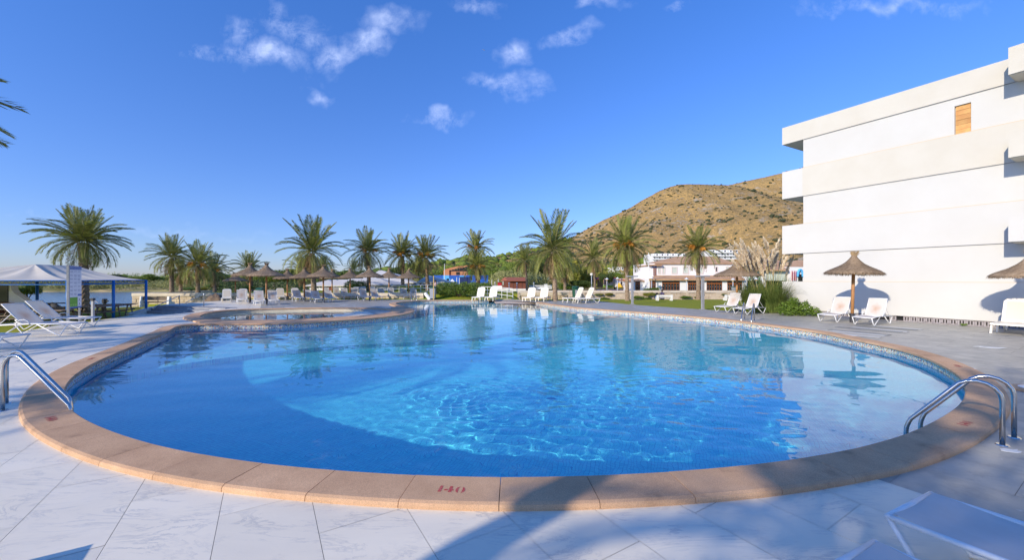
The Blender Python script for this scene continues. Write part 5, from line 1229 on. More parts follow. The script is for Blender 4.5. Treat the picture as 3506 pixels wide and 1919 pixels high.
g = G(358, 1060, -.7); t = thing('water_pump', 'small black pump standing on the lake shore', 'pump', g); MB().lathe([(.1,0),(.1,.5),(.18,.55),(.18,.85),(.1,.9),(0,.9)], 12).build('body', dark_iron, t); MB().beam((0,0,.7),(.3,0,.7),.1,.1).build('outlet', dark_iron, t)
# beach bar
bar = thing('beach_bar', 'white beach bar with a sloping side wall and a dark hatch at the far left', 'bar', P(0, 1060, 24)); O = Vector(bar.location)
def BL(x, y, Y=24): p = P(x, y, Y); return (p.x-O.x, p.z-O.z)
poly = [BL(-60,1075), BL(116,1075), BL(116,1050), BL(104,1043), BL(72,1020), BL(46,1002), BL(38,990), BL(38,968), BL(-60,968)]
m_ = MB(); n = len(poly); m_.add([(p[0],0,p[1]) for p in poly] + [(p[0],.35,p[1]) for p in poly], [tuple(range(n)), tuple(range(2*n-1,n-1,-1))] + [(i, n+i, n+(i+1)%n, (i+1)%n) for i in range(n)]); m_.build('side_wall', white_paint, bar)
x0, z0 = BL(-60,1040); x1, z1 = BL(29,976); MB().box(x0,x1,-.04,-.002,z0,z1).build('hatch', dark_glass, bar)
x0, z0 = BL(-60,966); x1, z1 = BL(60,958); MB().box(x0,x1,-.8,4,z0,z1).build('roof', roof_white, bar)
x0, z0 = BL(-60,1048); x1, z1 = BL(54,1037); MB().box(x0,x1,-.9,-.06,z0,z1).build('counter', coping_mat, bar); x0, z0 = BL(-60,1060); x1, z1 = BL(46,1048.5); MB().box(x0,x1,-.8,-.10,z0,z1).build('counter_base', cream_wall, bar); x0, z0 = BL(-60,1078); x1, z1 = BL(44,1060.5); MB().box(x0,x1,-.7,-.10,z0,z1).build('bar_front', brown_wood, bar)
tree(92, 27.5, 966, 92, 'bush', 'leafy bush spilling over the bar wall beneath the tent', zb=-.6, name='bush', cat='bush', seed=3, bottom=1022)
t = thing('boulder', 'dark flat boulder on the lake shore behind the picnic tables', 'boulder', G(150,1068,-.62)); m_ = MB(); m_.grid(lambda u, v: ((u-.5)*3.4, (v-.5)*1.6, .75*max(0,1-((u-.5)*2)**2)**.6*max(0,1-((v-.5)*2)**2)**.6*(1+.2*math.sin(u*13+v*9)) - .1), 16, 10); m_.build('stone', M('dark_rock', (.12,.11,.09), .95, (.07,.065,.05), 2, bump=.6, bscale=6, bdist=.05), t, smooth=True)
t = thing('boulder', 'small brown boulder in front of the quay wall', 'boulder', G(738,1033,-.1)); m_ = MB(); m_.grid(lambda u, v: ((u-.5)*1.5, (v-.5)*1.0, .68*max(0,1-((u-.5)*2)**2)**.5*max(0,1-((v-.5)*2)**2)**.5*(1+.25*math.sin(u*11+v*17)) - .1), 14, 9); m_.build('stone', M('brown_rock', (.24,.17,.11), .95, (.13,.09,.06), 3, bump=.7, bscale=5, bdist=.06), t, smooth=True)
def stone_bench(p, rz, label, w_=1.7, kind_=white_paint):
    t = thing('stone_bench', label, 'bench', p, rz); 
    for s in (-1,1):
        m_ = MB(); q = [(-.3,0),(.3,0),(.3,.42),(.02,.46),(-.08,.88),(-.24,.9),(-.3,.4)]; n = 7; x = s*w_/2; m_.add([(x-.09,a_,c_) for a_,c_ in q]+[(x+.09,a_,c_) for a_,c_ in q], [tuple(range(n-1,-1,-1)), tuple(range(n,2*n))]+[(i,(i+1)%n,n+(i+1)%n,n+i) for i in range(n)]); m_.build('end_support', white_paint, t)
    MB().box(-w_/2+.1,w_/2-.1,-.02,.32,.36,.43).build('seat', kind_, t); MB().beam((-w_/2+.1,-.1,.45),(w_/2-.1,-.1,.45),.05,.05).build('lower_rail', kind_, t); MB().beam((-w_/2+.1,-.14,.72),(w_/2-.1,-.14,.72),.06,.28).build('backrest', kind_, t); return t
stone_bench(G(538,1052,-.5), 0, 'grey bench with white ends left of the steps, facing the lake', 2.3, wood)
stone_bench(G(2274,1030), 0, 'pale stone bench with two people on the lawn by the canal', 1.6).scale = (.75,.7,.56)
stone_bench(G(2508,1030), 0, 'pale stone bench behind the lawn parasol', 1.6).scale = (.8,.7,.56)
tag(MB().prism([(1.2,37.6),(30,37.6),(30,39.4),(1.2,39.4)], -1.5, -.76).build('quay_ledge', concrete), kind='structure')

# ------------------------------------------------------------ buildings behind
def fbox(m_, x0, x1, y0, y1, Y, depth, front=0.0):
    """box whose front shows in the photo between x0..x1 and y0..y1 (top, bottom) at distance Y"""
    a_, b_ = P(x0, y1, Y), P(x1, y0, Y); m_.box(a_.x, b_.x, Y-front, Y+depth, a_.z, b_.z); return m_
def fpart(name, mat, parent, Y, rects, depth=.05, front=.05):
    m_ = MB()
    for r in rects: fbox(m_, r[0], r[1], r[2], r[3], Y, depth, front)
    return m_.build(name, mat, parent)
def hip(name, mat, parent, Y, x0, x1, ye, xr0, xr1, yr, depth, over=.35, thick=.12, yr_Y=None):
    """hipped roof: eaves x0..x1 at photo height ye, ridge xr0..xr1 at yr seen at half depth"""
    Yr = Y + depth/2; a_, b_ = P(x0, ye, Y), P(x1, ye, Y); r0, r1 = P(xr0, yr, Yr), P(xr1, yr, Yr); z = a_.z; n = []
    v = [(a_.x-over, Y-over, z), (b_.x+over, Y-over, z), (b_.x+over, Y+depth+over, z), (a_.x-over, Y+depth+over, z), tuple(r0), tuple(r1)]
    v += [(p[0], p[1], p[2]-thick) for p in v[:4]]
    return MB().add(v, [(0,1,5,4),(1,2,5),(2,3,4,5),(3,0,4),(0,6,7,1),(1,7,8,2),(2,8,9,3),(3,9,6,0),(9,8,7,6)]).build(name, mat, parent)
def door_set(parent, Y, x0, x1, y0, y1, n=6, lights=3):
    """folding wooden doors with transom lights: frame and stiles proud of dark panes"""
    d = fpart('door', dark_glass, parent, Y, [(x0, x1, y0, y1)], .02, .02)
    w_ = x1-x0; h = y1-y0; rs = [(x0,x0+1,y0,y1),(x1-1,x1,y0,y1),(x0,x1,y0,y0+1),(x0,x1,y0+h*.17,y0+h*.26),(x0,x1,y1-.8,y1)]
    fpart('door_frame', door_wood, d, Y, rs, .0, .08)
    st_ = [(x0+w_*i/n-.5, x0+w_*i/n+.5, y0+h*.26, y1-.8) for i in range(1, n)] + [(x0+w_*i/lights-.5, x0+w_*i/lights+.5, y0+1, y0+h*.17) for i in range(1, lights)]
    for r in st_: fpart('stile', door_wood, d, Y, [r], .0, .07)
    fpart('window_sticker', print_white, d, Y, [(x0+w_*(i+.5)/n-.45, x0+w_*(i+.5)/n+.45, y0+h*.48, y0+h*.52) for i in range(n)], 0, .03)
def window(parent, Y, x0, x1, y0, y1, pane=pale_glass, trim=pink_trim, t=3):
    f = fpart('window', trim, parent, Y, [(x0-t, x1+t, y0-t, y0), (x0-t, x1+t, y1, y1+t), (x0-t, x0, y0, y1), (x1, x1+t, y0, y1)], .0, .06); fpart('pane', pane, f, Y, [(x0, x1, y0, y1)], 0, .015); return f
white_far = M('white_limewash', (.82,.81,.79), .85, (.76,.75,.72), .5, world=True)
YR = 60.0
rest = thing('restaurant_building', 'white two storey restaurant with terracotta roofs and rows of orange wooden doors beyond the canal', 'building')
fpart('wall', white_far, rest, YR, [(2221, 2556, 955, 1004)], 9, 0); fpart('wall', white_far, rest, YR+3, [(2221, 2512, 903, 956)], 8, 0)
fpart('wall', white_far, rest, YR+2, [(2170, 2221, 962, 1004)], 6, 0)
hip('roof', roof_tile, rest, YR+3, 2247, 2508, 902, 2320, 2450, 879, 8, .3); hip('roof', roof_tile, rest, YR+2.6, 2224, 2262, 908, 2250, 2262, 901, 6, .2)
m_ = MB(); a_, b_ = P(2221, 956, YR-.5), P(2550, 956, YR-.5); c_, d_ = P(2243, 944, YR+2.98), P(2535, 944, YR+2.98)
m_.add([a_, b_, d_, c_, a_-Vector((0,0,.22)), b_-Vector((0,0,.22))], [(0,1,2,3), (4,5,1,0)]); m_.build('porch_roof', roof_tile, rest); fpart('fascia', brown_wood, rest, YR-.46, [(2222, 2549, 955.5, 958.5)], .4, 0)
hip('roof', roof_tile, rest, YR+2, 2168, 2221, 962, 2190, 2221, 954, 6, .2)
for x0, x1, y0, y1, n in ((2267,2326,963.5,995.5,6),(2355,2401,963.5,1000,6),(2419,2471,963.5,1001,6),(2490,2539,963.5,1001,6)): door_set(rest, YR, x0, x1, y0, y1, n)
door_set(rest, YR, 2226, 2244, 963, 988, 3, 1); door_set(rest, YR+2, 2175, 2191, 965, 996, 3, 1)
for x0, x1, y0, y1, pm in ((2254,2260,918,936,pale_glass),(2269,2275,918,936,pale_glass),(2301,2317,917,936,pale_glass),(2339,2356,917,936,pale_glass),(2395,2406,917,936,pale_glass),(2450,2455,916,930,dark_glass),(2486,2495,916,926,pale_glass)): window(rest, YR+3, x0, x1, y0, y1, pm, t=2.2)
for x0 in (2237, 2243): fpart('shutter', brown_wood, rest, YR+3, [(x0, x0+4, 918, 945)], 0, .05)
sg = fpart('blue_sign', sign_blue, rest, YR+3, [(2232, 2248, 910.5, 916.5)], 0, .12)
text_mesh('M', .26, print_white, rest, P(2240, 913.3, YR+2.86), (R(90),0,0))
# glazed pavilion wing
pv = thing('restaurant_pavilion', 'glazed pavilion with green frames, tiled hip roof and chimney, right of the orange doors', 'building')
fpart('wall', white_far, pv, YR+1.5, [(2540, 2559, 925, 1004), (2608, 2622, 924, 1004), (2700, 2765, 915, 1004)], 8, 0); fpart('wall', white_far, pv, YR+4, [(2512, 2700, 905, 924)], 7, 0)
fpart('interior', painted_dark, pv, YR+4, [(2540, 2705, 924, 1002)], .5, 0); fpart('plinth', white_far, pv, YR+1.45, [(2556, 2700, 999.5, 1004)], .4, 0)  # black sheet painted as the shaded room behind the glazing
fpart('pale_glazing', pale_glass, pv, YR+1.6, [(2559, 2608, 928, 962), (2622, 2690, 928, 962)], .03, 0)
for x in (2573, 2591): fpart('window_mullion', brown_wood, pv, YR+1.55, [(x, x+1, 927, 955)], .04, .02)
for x in (2566, 2577, 2590): fpart('green_post', green_paint, pv, YR+1.5, [(x, x+1.5, 952, 999)], .06, .06)
MB().tube([P(2588,962,YR+1.4), P(2588,952,YR+1.4), P(2590,948,YR+1.4), P(2594,946,YR+1.4), P(2598,949,YR+1.4), P(2600,954,YR+1.4), P(2600,999,YR+1.4)], .05, 6).build('green_arch', green_paint, pv)
for y in (969, 984): fpart('blue_rail', light_blue, pv, YR+2.5, [(2560, 2608, y, y+1.4)], .06, 0)
hip('roof', roof_tile, pv, YR+4, 2505, 2700, 905, 2570, 2640, 885, 9, .2); fpart('eaves_trim', white_paint, pv, YR+3.9, [(2535, 2700, 905.3, 909)], .1, 0)
m_ = MB(); a_, b_ = P(2548, 924, YR+.9), P(2700, 924, YR+.9); c_, d_ = P(2508, 910, YR+3.95), P(2700, 910, YR+3.95); m_.add([a_, b_, d_, c_, a_-Vector((0,0,.2)), b_-Vector((0,0,.2))], [(0,1,2,3),(4,5,1,0)]); m_.build('lower_roof', roof_tile, pv)
ch = fpart('chimney', white_far, pv, YR+6, [(2552, 2571, 867, 892)], .9, 0); fpart('chimney_cap', roof_tile, ch, YR+5.9, [(2551, 2572, 864.5, 867)], 1.0, 0); fpart('chimney_vent', painted_dark, ch, YR+6, [(2559+3*i, 2560.6+3*i, 868, 871) for i in range(4)], .0, .02)
MB().tube([P(2740+9*math.cos(R(a)), 948-24*math.sin(R(a)), YR+1.3) for a in range(0, 181, 15)], .16, 6).build('blue_arch', light_blue, pv)
fpart('painted_arch_shade', painted_dark, pv, YR+1.45, [(2733, 2748, 940, 995)], .02, 0)  # black panel painted as the shade within the arch
for x in (2712, 2719, 2725): fpart('red_post', red_paint, pv, YR+1.2, [(x, x+1.4, 928, 962)], .08, 0)
hip('roof', roof_tile, pv, YR+2, 2700, 2765, 915, 2725, 2765, 892, 8, .2)
# white apartments on the slope
def apts(label, x0, x1, yt, yb, Y, nfl, nw):
    t = thing('apartment_building', label, 'building'); fpart('wall', white_far, t, Y, [(x0, x1, yt, yb)], 9, 0); h = (yb-yt)/nfl; w_ = (x1-x0)/nw
    for f in range(nfl):
        fpart('balcony_slab', white_paint, t, Y-.9, [(x0, x1, yt+h*(f+.62), yt+h*(f+.95))], .9, 0)
        for k in range(nw): fpart('window', dark_glass if (f+k) % 2 else pale_glass, t, Y, [(x0+w_*(k+.25), x0+w_*(k+.75), yt+h*(f+.18), yt+h*(f+.6))], 0, .08)
    return t
apts('white apartment terrace on the slope left of the restaurant roof', 2236, 2345, 869, 900, 128, 3, 12); apts('long white apartment terrace above the right palm', 2428, 2566, 856, 890, 132, 3, 14); apts('small white villa showing through the pines', 2105, 2135, 915, 940, 110, 2, 4)
# bungalow group with whitewashed roofs
bg_ = thing('bungalow', 'low white bungalow with pale hipped roofs and a small windowed wall behind the parasols', 'building')
fpart('wall', white_far, bg_, 50, [(1060, 1200, 979, 1006)], 6, 0); fpart('wall', white_far, bg_, 49, [(1200, 1336, 976, 1006)], 7, 0)
hip('roof', roof_white, bg_, 50, 1058, 1215, 978, 1125, 1225, 958, 7, .3); hip('roof', roof_white, bg_, 49, 1195, 1338, 976, 1205, 1300, 954, 8, .3)
hip('roof', roof_white, bg_, 54, 1190, 1300, 962, 1250, 1256, 931, 9, .2); hip('roof', roof_white, bg_, 56, 1240, 1410, 968, 1299, 1306, 926, 11, .3); fpart('wall', white_far, bg_, 56, [(1310, 1408, 968, 1006)], 9, 0); fpart('wall', white_far, bg_, 54.2, [(1192, 1298, 962, 980)], 8, 0)
for x in (1064,1079,1085,1097,1111): window(bg_, 50, x, x+4.5, 981, 987, dark_glass, white_paint, 1)
fpart('door', brown_wood, bg_, 50, [(1118.5,1137,979.5,1004.5),(1139,1151,980,1004.5)], 0, .06)
for x0, n in ((1168,4),(1270,4)):
    w_ = fpart('window', dark_glass, bg_, 49 if x0 > 1200 else 50, [(x0, x0+18, 982, 996)], 0, .05)
    for i in range(n+1): fpart('glazing_bar', white_paint, w_, 49 if x0 > 1200 else 50, [(x0+18*i/n-.5, x0+18*i/n+.5, 981, 997)], 0, .1)
    for i in range(4): fpart('glazing_bar', white_paint, w_, 49 if x0 > 1200 else 50, [(x0, x0+18, 981+5*i, 982+5*i)], 0, .11)
window(bg_, 56, 1343, 1351, 974, 983, dark_glass, white_paint, 1); fpart('painted_porch_shade', painted_dark, bg_, 56, [(1356, 1376, 968, 1003)], 0, .08)  # black panel on the wall painted as porch shade
hip('roof', roof_white, bg_, 57, 1380, 1425, 975, 1385, 1420, 964, 6, .3)
gz = thing('gazebo', 'open white gazebo with a pyramid roof on dark posts behind the fruiting palm', 'gazebo')
hip('roof', roof_white, gz, 50, 1432, 1518, 967.5, 1464, 1468, 943, 7, .2)
for x in (1437,1450,1468,1487,1500,1512): 
    for q in (0, 6): fpart('post', dark_iron, gz, 50+q, [(x, x+3, 967, 1003)], .25, 0)
fpart('low_wall', white_paint, gz, 52, [(1434, 1514, 990, 1003)], .3, 0); fpart('beam', dark_iron, gz, 50, [(1434, 1516, 967.6, 971)], .25, 0)
# blue wall, brick hall, shed
bl = thing('painted_wall', 'bright blue painted wall with lighter patches behind the palms', 'wall'); fpart('wall_body', blue_paint, bl, 84, [(1486, 1671, 943.5, 975)], .6, 0)
fpart('light_patch', light_blue, bl, 84, [(1517,1538,943.8,975),(1529,1542,955,975),(1573,1588,945,948.5)], 0, .04); fpart('navy_patch', M('navy', (.01,.03,.12), .7), bl, 84, [(1574,1612,949,975)], 0, .03)
bh = thing('brick_hall', 'orange brick hall with a curved roof and strip windows above the blue wall', 'building')
def arch_roof(x0, x1, yl, ym, yr_, yb, Y, depth, name, mat):
    m_ = MB(); n = 14; top = []
    for i in range(n+1):
        s = i/n; y = (1-s)**2*yl + 2*s*(1-s)*ym + s*s*yr_; top.append((x0+(x1-x0)*s, y))
    pts = [P(x, y, Y) for x, y in top]; lo = [P(x, yb, Y) for x, y in top]; bk = [p + Vector((0, depth, .0)) for p in pts]
    k = n+1; m_.add(pts+lo+bk, [(i, i+1, k+i+1, k+i)[::-1] for i in range(n)] + [(i, 2*k+i, 2*k+i+1, i+1)[::-1] for i in range(n)]); m_.build(name, mat, bh)
arch_roof(1521, 1600, 924, 911, 909, 944, 96, 14, 'wall', orange_brick); fpart('side_wall', orange_brick, bh, 95, [(1518, 1538, 926, 944)], 1, 0)
for i in range(7): fpart('window', dark_glass, bh, 96, [(1539+9*i, 1546.5+9*i, 925.5-1.9*i, 930)], 0, .12)
fpart('lower_wall', orange_brick, bh, 94, [(1544, 1600, 930, 944)], 2, 0); fpart('window', dark_glass, bh, 94, [(1562, 1574, 932, 942)], 0, .08)
shd = thing('wooden_shed', 'reddish brown wooden shed with a pitched roof beyond the far end of the pool', 'shed')
fpart('wall', brown_wood, shd, 62, [(1740, 1804, 961, 990)], 3.6, 0); fpart('end_wall', brown_wood, shd, 62.05, [(1719, 1740.2, 962, 989)], 3.5, 0); fpart('plinth', white_paint, shd, 61.8, [(1685, 1804, 989.5, 998)], .6, 0); fpart('white_wall', white_paint, shd, 62.5, [(1680, 1722, 979, 998)], .3, 0)
a_, b_ = P(1738, 962, 61.6), P(1806, 962, 61.6); r0, r1 = P(1727, 950, 63.6), P(1797, 950, 63.6); l0 = P(1713, 963, 63.8)
MB().add([a_, b_, r1, r0, a_-Vector((0,0,.1)), b_-Vector((0,0,.1)), l0, r0+Vector((0,3,0))], [(0,1,2,3),(4,5,1,0),(6,0,3)]).build('roof', M('red_roof_felt', (.30,.10,.06), .9), shd)
for x in (1758, 1773, 1788): fpart('board_joint', dark_iron, shd, 62, [(x, x+.5, 963, 989)], 0, .03)
fpart('window', pale_glass, shd, 62.05, [(1721, 1724, 964, 977)], 0, .06)
t = thing('skip_container', 'red container beside the wooden shed', 'container'); fpart('body', red_paint, t, 66, [(1704, 1717, 968, 979)], 2, 0); fpart('rim', dark_iron, t, 65.95, [(1703.5, 1717.5, 967, 968)], 2.1, 0)
t = thing('blue_marquee', 'pale blue marquee behind the fence left of the ragged palm', 'marquee'); m_ = MB(); m_.grid(lambda u, v: P(1841+48*u, 965-16*math.sin(math.pi*min(1,.12+.76*v)), 80) + Vector((0, 3.5*v, 0)), 6, 10); m_.build('roof', light_blue, t); fpart('front_panel', light_blue, t, 79.6, [(1841, 1889, 952, 966)], .1, 0)
t = thing('white_tent', 'small pointed white tent in front of the blue wall', 'tent'); hip('canopy', white_paint, t, 70, 1538, 1558, 967, 1548, 1548.6, 956, 1.2, 0); fpart('pole', white_paint, t, 70, [(1538, 1539, 967, 1000), (1557, 1558, 967, 1000)], .1, 0)
# fairground stalls behind the canal
st1 = thing('stall_pavilion', 'maroon roofed amusement stall between the palms behind the canal', 'stall'); hip('roof', M('maroon_roof', (.25,.045,.04), .8, (.20,.04,.035), 1), st1, 76, 2048, 2112, 957, 2082, 2086, 938, 6, .3)
fpart('counter', white_paint, st1, 76, [(2064,2098,962,983)], 3, 0); fpart('yellow_fascia', yellow_paint, st1, 75.9, [(2064,2098,962,965)], .1, 0); fpart('green_skirt', M('lime', (.25,.55,.05), .7), st1, 75.9, [(2066,2098,978,984)], .1, 0); fpart('dark_side', painted_dark, st1, 75.8, [(2046,2063,958,984)], .3, 0)
st2 = thing('kiosk', 'white kiosk with an orange fascia behind the bright green palm', 'kiosk'); fpart('body', white_paint, st2, 74, [(2107,2165,955,984)], 4, 0); fpart('fascia', M('orange_red', (.62,.10,.01), .6), st2, 73.9, [(2112,2140,956.5,959.5),(2150,2163,957,959)], .1, 0); fpart('counter', M('sand_counter', (.5,.35,.2), .8), st2, 73.8, [(2118,2150,976,983)], .4, 0)
st3 = thing('yellow_stall', 'stall with a yellow awning beside the left restaurant door', 'stall'); hip('awning', yellow_paint, st3, 70, 2150, 2164, 966, 2156, 2158, 960, 2, .1); fpart('interior', brown_wood, st3, 70.4, [(2149,2163,966,984)], 1, 0); fpart('awning_post', yellow_paint, st3, 70, [(2150,2151,966,986),(2162,2163,966,986)], .1, 0)
t = thing('yellow_ride', 'crumpled yellow inflatable in front of the white kiosk', 'inflatable'); m_ = MB(); m_.grid(lambda u, v: P(2112+16*u, 984, 68) + Vector((0, 1.6*(v-.5), .55*math.sin(math.pi*u)**.5*math.sin(math.pi*v)**.5*(1+.35*math.sin(11*u+5*v)))), 14, 8); m_.build('body', yellow_paint, t)
ct = thing('kart_track', 'purple race track surface with red and white kerb behind the canal wall', 'track'); MB().prism([tuple(P(2030,990,57).xy), tuple(P(2163,990,57).xy), tuple(P(2163,985,72).xy), tuple(P(2045,985,72).xy)], -.1, -.06).build('surface', M('purple_track', (.17,.09,.14), .8, (.11,.07,.12), .4), ct)
for i in range(8): fpart('kerb_block', red_paint if i % 2 else white_paint, ct, 56, [(2030+8*i, 2037.6+8*i, 994.5, 996.5)], .3, 0)

# street lamps, poles, bins, fences
def lamp(x, yb, yt, Y, label, r=.2, kind_='globe'):
    b_ = P(x, yb, Y); tz = P(x, yt, Y).z; t = thing('street_lamp', label, 'lamp', b_); h = tz-b_.z
    MB().tube([(0,0,-.3),(0,0,h)], .05, 8).build('post', M('pale_blue_post', (.50,.56,.66), .5) if 'pale_blue_post' not in bpy.data.materials else bpy.data.materials['pale_blue_post'], t)
    if kind_ == 'globe': MB().lathe([(.001,h-.02)]+[(r*math.sin(a_), h+r-r*math.cos(a_)) for a_ in [i*math.pi/8 for i in range(1,8)]]+[(.001,h+2*r)], 14).build('globe', sign_white, t, smooth=True)
    else:
        MB().lathe([(.09,h-.02),(.22,h+.22),(.2,h+.24)], 10).build('glass', M('amber_glass', (.6,.45,.25), .3) if 'amber_glass' not in bpy.data.materials else bpy.data.materials['amber_glass'], t); MB().lathe([(.3,h+.24),(.2,h+.34),(.03,h+.44),(.02,h+.55)], 10).build('cap', sign_white, t)
for a_ in ((2025.5,996,946,54,'tall globe lamp by the slender palm behind the canal wall',.22,'globe'),(1743,996,974,58,'small globe lamp left of the shed front',.13,'globe'),(1770,997,974,58,'small globe lamp in the middle of the shed front',.13,'globe'),(1827.5,995,973,60,'small globe lamp right of the shed',.13,'globe'),
           (1695,978,970,64,'small globe lamp near the red container',.1,'globe'),(2350.5,998,963,57,'lantern lamp between the first and second orange doors',.2,'lantern'),(2231,990,960,58,'lantern lamp by the left restaurant window',.2,'lantern'),(2509.5,1004,965,55,'lantern lamp in front of the fourth orange doors',.2,'lantern'),(2589,1002,963,55,'lantern lamp in front of the glazed pavilion',.2,'lantern'),
           (2114,992,960,66,'dark lantern post by the kiosk',.12,'lantern'),(2078,990,962,66,'thin lamp post before the stall counter',.12,'lantern')): lamp(*a_)
for x, y0, y1, Y, w_, mt, lb in ((2221,1000,868,58,.06,white_paint,'white flagpole at the left corner of the restaurant'),(1485,1028,948,34,.05,M('bamboo', (.50,.34,.12), .6),'bamboo pole standing in the bush bed at the far pool end'),(1522,990,905,80,.05,white_paint,'thin white mast beside the brick hall'),(1684,980,960,68,.05,sign_white,'thin pole left of the red container'),(1706,980,958,68,.05,sign_white,'thin pole in front of the red container'),
        (1564,975,952,78,.06,sign_white,'white mast before the blue wall, left'),(1573,975,954,78,.06,sign_white,'white mast before the blue wall, right')):
    b_ = P(x, y0, Y); h = P(x, y1, Y).z-b_.z; t = thing('pole', lb, 'pole', b_); MB().tube([(0,0,0),(0,0,h)], w_, 7).build('shaft', mt, t); MB().lathe([(w_*1.3,h),(0,h+w_*2)], 7).build('cap', mt, t)
def wheelie(x, y, Y, label, lid, body, s=1.0):
    b_ = G(x, y) if Y is None else P(x, y, Y); t = thing('waste_bin', label, 'bin', b_); m_ = MB(); q = [(-.26,-.28),(.26,-.28),(.26,.28),(-.26,.28)]
    m_.add([(a_*.8, c_*.8, .08) for a_, c_ in q]+[(a_, c_, .95*s) for a_, c_ in q], [(3,2,1,0),(4,5,6,7),(0,1,5,4),(1,2,6,5),(2,3,7,6),(3,0,4,7)]); m_.build('body', body, t); MB().add([(-.29,-.33,.96*s),(.29,-.33,.96*s),(.29,.31,.96*s),(-.29,.31,.96*s),(-.27,-.2,1.06*s),(.27,-.2,1.06*s),(.27,.3,1.08*s),(-.27,.3,1.08*s)], [(3,2,1,0),(4,5,6,7),(0,1,5,4),(1,2,6,5),(2,3,7,6),(3,0,4,7)]).build('lid', lid, t)
    for s_ in (-1,1): MB().tube([(s_*.22,.3,.09),(s_*.28,.3,.09)], .09, 10).build('wheel', dark_iron, t)
bg_green = M('bin_green', (.02,.09,.05), .5); bg_grey = M('bin_grey', (.33,.35,.38), .5)
wheelie(1970,1030,None,'green lidded bin behind the two cream loungers',bg_green,bg_green,1.15); wheelie(1980,1031,None,'grey bin behind the two cream loungers',bg_green,bg_grey,1.0); wheelie(1482,1026,None,'grey bin beside the person leaning on the white fence',bg_green,bg_grey,1.1); wheelie(892,1028,None,'dark green bin among the leftmost loungers',bg_green,bg_green,1.0); wheelie(1222,1021,None,'grey bin behind the eighth parasol',bg_grey,bg_grey,1.0); wheelie(2514,1003,55,'small grey bin by the lantern of the fourth orange doors',bg_green,bg_grey,.8)
def fence(pts, label, h=.95, rails=3, name='metal_fence'):
    t = thing(name, label, 'fence'); n = len(pts)
    for i in range(n): MB().tube([pts[i]-Vector((0,0,.2)), pts[i]+Vector((0,0,h))], .028, 6).build('fence_post', white_paint, t)
    for k in range(rails):
        z = Vector((0,0,h*(1-k*.36))); MB().tube([p+z for p in pts], .03, 6).build('fence_rail', white_paint, t)
def pl(a_, b_, n): return [a_.lerp(b_, i/n) for i in range(n+1)]
fence(pl(P(1341,1012,40), P(1487,1006,42.5), 6), 'white tube railing along the ramp behind the last parasols')
fence(pl(P(1640,1014,41), P(1700,1017,39), 4)+pl(P(1700,1017,39), P(1756,1025,36.5), 3)[1:], 'white tube railing descending beside the cream loungers')
w_ = thing('ramp_wall', 'pale stone ramp wall under the white railing at the far pool end', 'wall'); m_ = MB()
for A_, B_ in (((1340,1012,1030,40),(1500,1006,1030,41)),((1500,1006,1022,41),(1640,1013,1026,40)),((1640,1014,1029,40),(1758,1026,1031,36.6))):
    a_, b_ = P(A_[0],A_[1],A_[3]), P(B_[0],B_[1],B_[3]); c_, d_ = Vector((a_.x,a_.y,-.1)), Vector((b_.x,b_.y,-.1)); o_ = Vector((0,.3,0)); m_.add([c_,d_,b_,a_,c_+o_,d_+o_,b_+o_,a_+o_], [(0,1,2,3),(7,6,5,4),(3,2,6,7)])
m_.build('wall_body', lime_cap, w_)
for x in (1395,1450,1520,1585): fpart('white_panel', white_paint, w_, 39.6, [(x, x+42, 1012, 1021)], .05, 0)
t = thing('picket_fence', 'white picket fence right of the brown shed', 'fence')
for i in range(34): fpart('picket', white_paint, t, 66, [(1812+2.3*i, 1813.4+2.3*i, 977, 991)], .04, 0)
fpart('picket_rail', white_paint, t, 66.05, [(1811, 1890, 980, 981.2), (1811, 1890, 986, 987.2)], .04, 0)
t = thing('gate_pillar', 'white square pillar with a lantern left of the ragged palm', 'pillar'); fpart('shaft', white_paint, t, 55, [(1864, 1874, 975, 995)], .5, 0); fpart('cap', white_paint, t, 54.95, [(1863, 1875, 973.5, 975)], .6, 0)
t = thing('park_bench', 'white bench behind the canal wall by the picket fence', 'bench'); fpart('backrest', white_paint, t, 54, [(1838, 1857, 985, 989)], .05, 0); fpart('seat', white_paint, t, 53.6, [(1838, 1857, 990.5, 991.5)], .45, 0); fpart('leg', white_paint, t, 53.6, [(1838, 1839, 985, 996)], .45, 0); fpart('leg', white_paint, t, 53.6, [(1856, 1857, 985, 996)], .45, 0)
b_ = G(1472,1026); t = thing('bollard', 'leaning white bollard at the far end of the pool', 'bollard', b_); t.rotation_euler = (0, R(-38), 0); MB().lathe([(.16,0),(.16,.62),(.12,.74),(.02,.78)], 14).build('body', white_paint, t, smooth=True); MB().lathe([(.19,0),(.19,.05),(.16,.06)], 14).build('collar', white_paint, t)

# weeds along the foot of the canal wall
rgw = random.Random(8)
ORD2 = ORD + ['fifteenth','sixteenth','seventeenth','eighteenth','nineteenth','twentieth']
wx = sorted(rgw.uniform(1900, 2600) for _ in range(20))
for i in range(20):
    x = wx[i]; X = (x-CX)/F*50; s = rgw.uniform(.35, 1.0); t = thing('weed', '%s green weed from the left in the joints of the canal wall' % ORD2[i], 'weed', (X, 50.1, rgw.choice((-.62,-.45,-.1))), 0, 'weeds in the joints of the canal wall')
    o = obj('foliage', CROWN['bush' if i % 3 else 'yellow'][i % 2], t); o.scale = (s, .35, s*.38)

